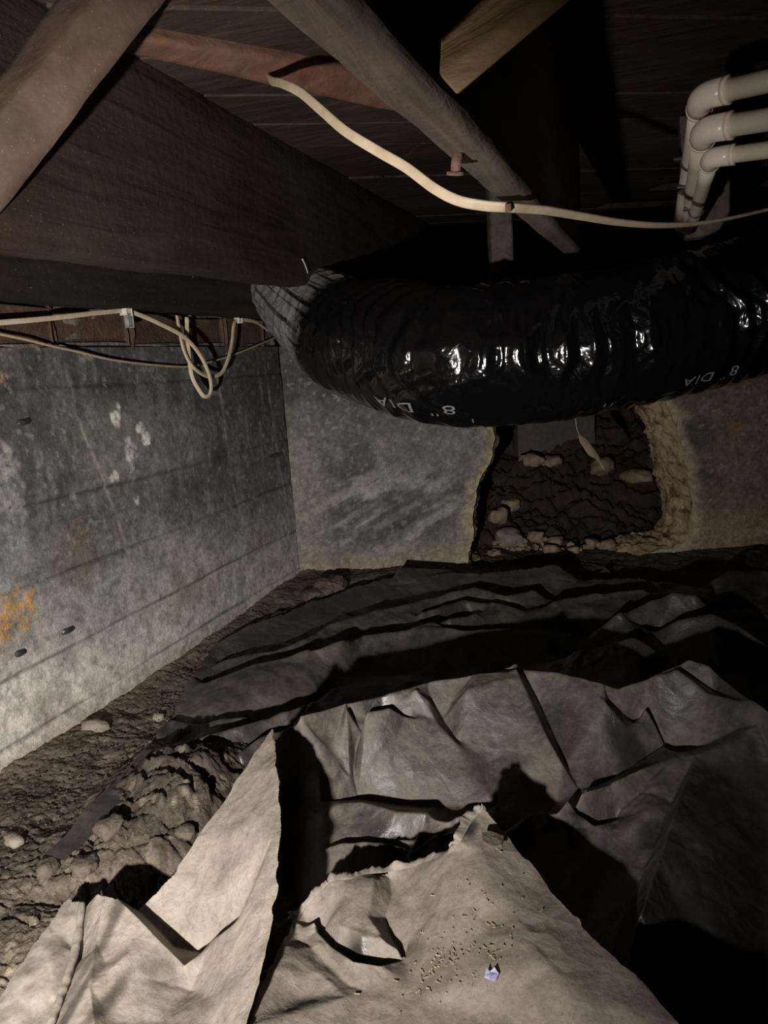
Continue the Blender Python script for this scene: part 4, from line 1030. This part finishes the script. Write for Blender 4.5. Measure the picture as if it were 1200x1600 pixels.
# ------------------------------------------------------------------ cables
def cable(pts, w, t_, mat, label, root=None, tw=None, n=10, name='cable'):
    P = catmull([at(*p) for p in pts], n) if len(pts[0]) == 3 else catmull(pts, n)
    return P
lc = [(418, 116, 1.12), (424, 126, 1.03), (442, 131, .95), (470, 145, .90), (503, 173, .86), (540, 205, .83), (590, 236, .81), (635, 262, .80), (678, 294, .79), (715, 313, .785), (755, 321, .782), (795, 324, .78), (850, 328, .82), (905, 337, .88), (965, 347, .94), (1025, 352, 1.0), (1085, 350, 1.06), (1145, 340, 1.12), (1205, 326, 1.18), (1290, 305, 1.25), (1420, 272, 1.34), (1560, 262, 1.4)]
P = catmull([at(*p) for p in lc], 12)
tv = np.interp(np.linspace(0, 1, len(P)), [0, .05, .15, .42, .52, .6, .75, 1], [1.2, .5, .1, .15, .75, .9, 1.3, 1.5])
r1 = empty('cable', P[0], label='cream flat cable drooping across the ceiling from the cross timber to the far right', cat='cable')
VD = ray(550, 215)
adopt(sweep('jacket', P, CABLE, .0108, .0048, seg=14, twist=tv, square=True, ref=np.cross(P[40]-P[30], VD)), r1)
sc_ = at(795, 323, .775); adopt(box_obj('staple', sc_, ((1, .2, 0), (0, 1, .3), UP), (.006, .02, .008), RUST, bev=.001, cuts=0), r1)
def lw(pts, off):
    return [onplane(x, y, CORNER+nl*o_, nl) for (x, y), o_ in zip(pts, off if hasattr(off, '__len__') else [off]*len(pts))]
zz = lambda L: [(x/2.4, y/2.4+380) for x, y in L]
pa = zz([(-60, 305), (0, 298), (120, 288), (240, 276), (360, 262), (470, 254), (520, 268), (600, 303), (690, 352), (745, 412), (780, 480), (792, 535), (785, 568), (765, 574), (742, 545), (720, 500), (710, 440), (703, 360), (700, 278)])
P = catmull(lw(pa, [.03]*5+[.03, .035, .045, .055, .06, .065, .065, .06, .055, .05, .045, .04, .035, .03]), 10)
r2 = empty('cable', P[0], label='upper cream cable on the brick course stapled up then hanging in a long loop', cat='cable')
adopt(sweep('jacket', P, CABLE, .0085, .0045, seg=12, square=True, ref=UP), r2)
st = lw(zz([(472, 256)]), .034)[0]
adopt(box_obj('staple', st, (wl, nl, UP), (.016, .012, .010), WHITE, bev=.002, cuts=0), r2)
adopt(box_obj('tag', st-UP*.016-wl*(-.006), (wl, nl, UP), (.014, .006, .022), WEB, bev=.002, cuts=0, rough=.002), r2)
pb = zz([(664, 272), (672, 320), (684, 380), (702, 430), (730, 470), (768, 496), (800, 500), (832, 484), (855, 435), (870, 370), (876, 310), (888, 290), (920, 288), (965, 298), (1010, 330)])
P = catmull(lw(pb, [.03, .035, .04, .045, .05, .05, .05, .05, .05, .045, .04, .035, .035, .03, .02]), 10)
r3 = empty('cable', P[0], label='short cream cable swagged in a U from the sill beam up to the duct', cat='cable')
adopt(sweep('jacket', P, CABLE, .0085, .0045, seg=12, square=True, ref=wl), r3)
adopt(box_obj('staple', lw(zz([(894, 290)]), .036)[0], (wl, nl, UP), (.014, .01, .008), WHITE, bev=.002, cuts=0), r3)
pc_ = zz([(-60, 328), (0, 341), (100, 362), (200, 387), (300, 409), (420, 437), (560, 455), (700, 463), (780, 447), (850, 427), (920, 401), (1000, 368), (1040, 350)])
P = catmull(lw(pc_, .012), 10)
r4 = empty('cable', P[0], label='thin dusty cable sagging along the top of the left concrete wall', cat='cable')
adopt(sweep('jacket', P, CABLE_D, .0048, seg=10), r4)

# ------------------------------------------------------------------ white plastic pipes
def pipe_set(elb, right, far, dia, clampt, label):
    e = at(*elb); rr_ = at(*right); ff = at(*far); rr_ = e+(rr_-e)*3.5
    a = rr_-e; a /= np.linalg.norm(a); b = ff-e; b /= np.linalg.norm(b)
    root = empty('water_pipe', e, label=label, cat='pipe', group=None)
    adopt(sweep('pipe_run', [e+a*.02, e+(rr_-e)*.5, rr_], PVC, dia, seg=20), root)
    adopt(sweep('pipe_run', [e+b*.02]+[e+(ff-e)*k_ for k_ in (.25, .5, .75, 1)], PVC, dia, seg=20), root)
    od = dia*1.22; L = dia*1.35; k_ = dia*.72
    arc = [e+a*k_*(1-t_)**2+b*k_*t_**2 for t_ in np.linspace(0, 1, 14)]
    path = [e+a*L, e+a*(L*.999)]+arc+[e+b*L*.95]
    P = np.array([e+a*L]+arc+[e+b*L*.9])
    el = adopt(sweep('elbow', P, PVC_E, od, seg=24), root)
    for s_ in (a, b):
        p = e+s_*L*.98; adopt(sweep('collar', [p-s_*.004, p, p+s_*.0015], PVC_E, od*1.04, seg=24), root)
    c_ = e+(ff-e)*clampt
    th = np.linspace(0, 2*np.pi, 24)
    sd = np.cross(b, UP); sd /= np.linalg.norm(sd); up2 = np.cross(sd, b)
    cp = [c_+(sd*math.cos(x)+up2*math.sin(x))*dia*.56 for x in th]
    adopt(sweep('clamp', cp, STEEL, .007, .003, seg=8, ref=b, caps=False), root)
    adopt(box_obj('clamp_tab', c_-sd*dia*.72+up2*.004, (sd, b, up2), (dia*.5, .010, .004), STEEL, bev=.001, cuts=0), root)
    return root
pipe_set((1096, 150, .95), (1290, 106, .84), (1064, 352, 1.42), .0262, .40, 'topmost and thickest white plastic pipe with an elbow at the upper right')
pipe_set((1100, 203, .96), (1290, 172, .86), (1074, 356, 1.44), .0262, .50, 'middle white plastic pipe with an elbow at the upper right')
pipe_set((1112, 246, .98), (1290, 222, .90), (1080, 356, 1.40), .0205, .68, 'lowest and thinnest white plastic pipe with an elbow at the upper right')
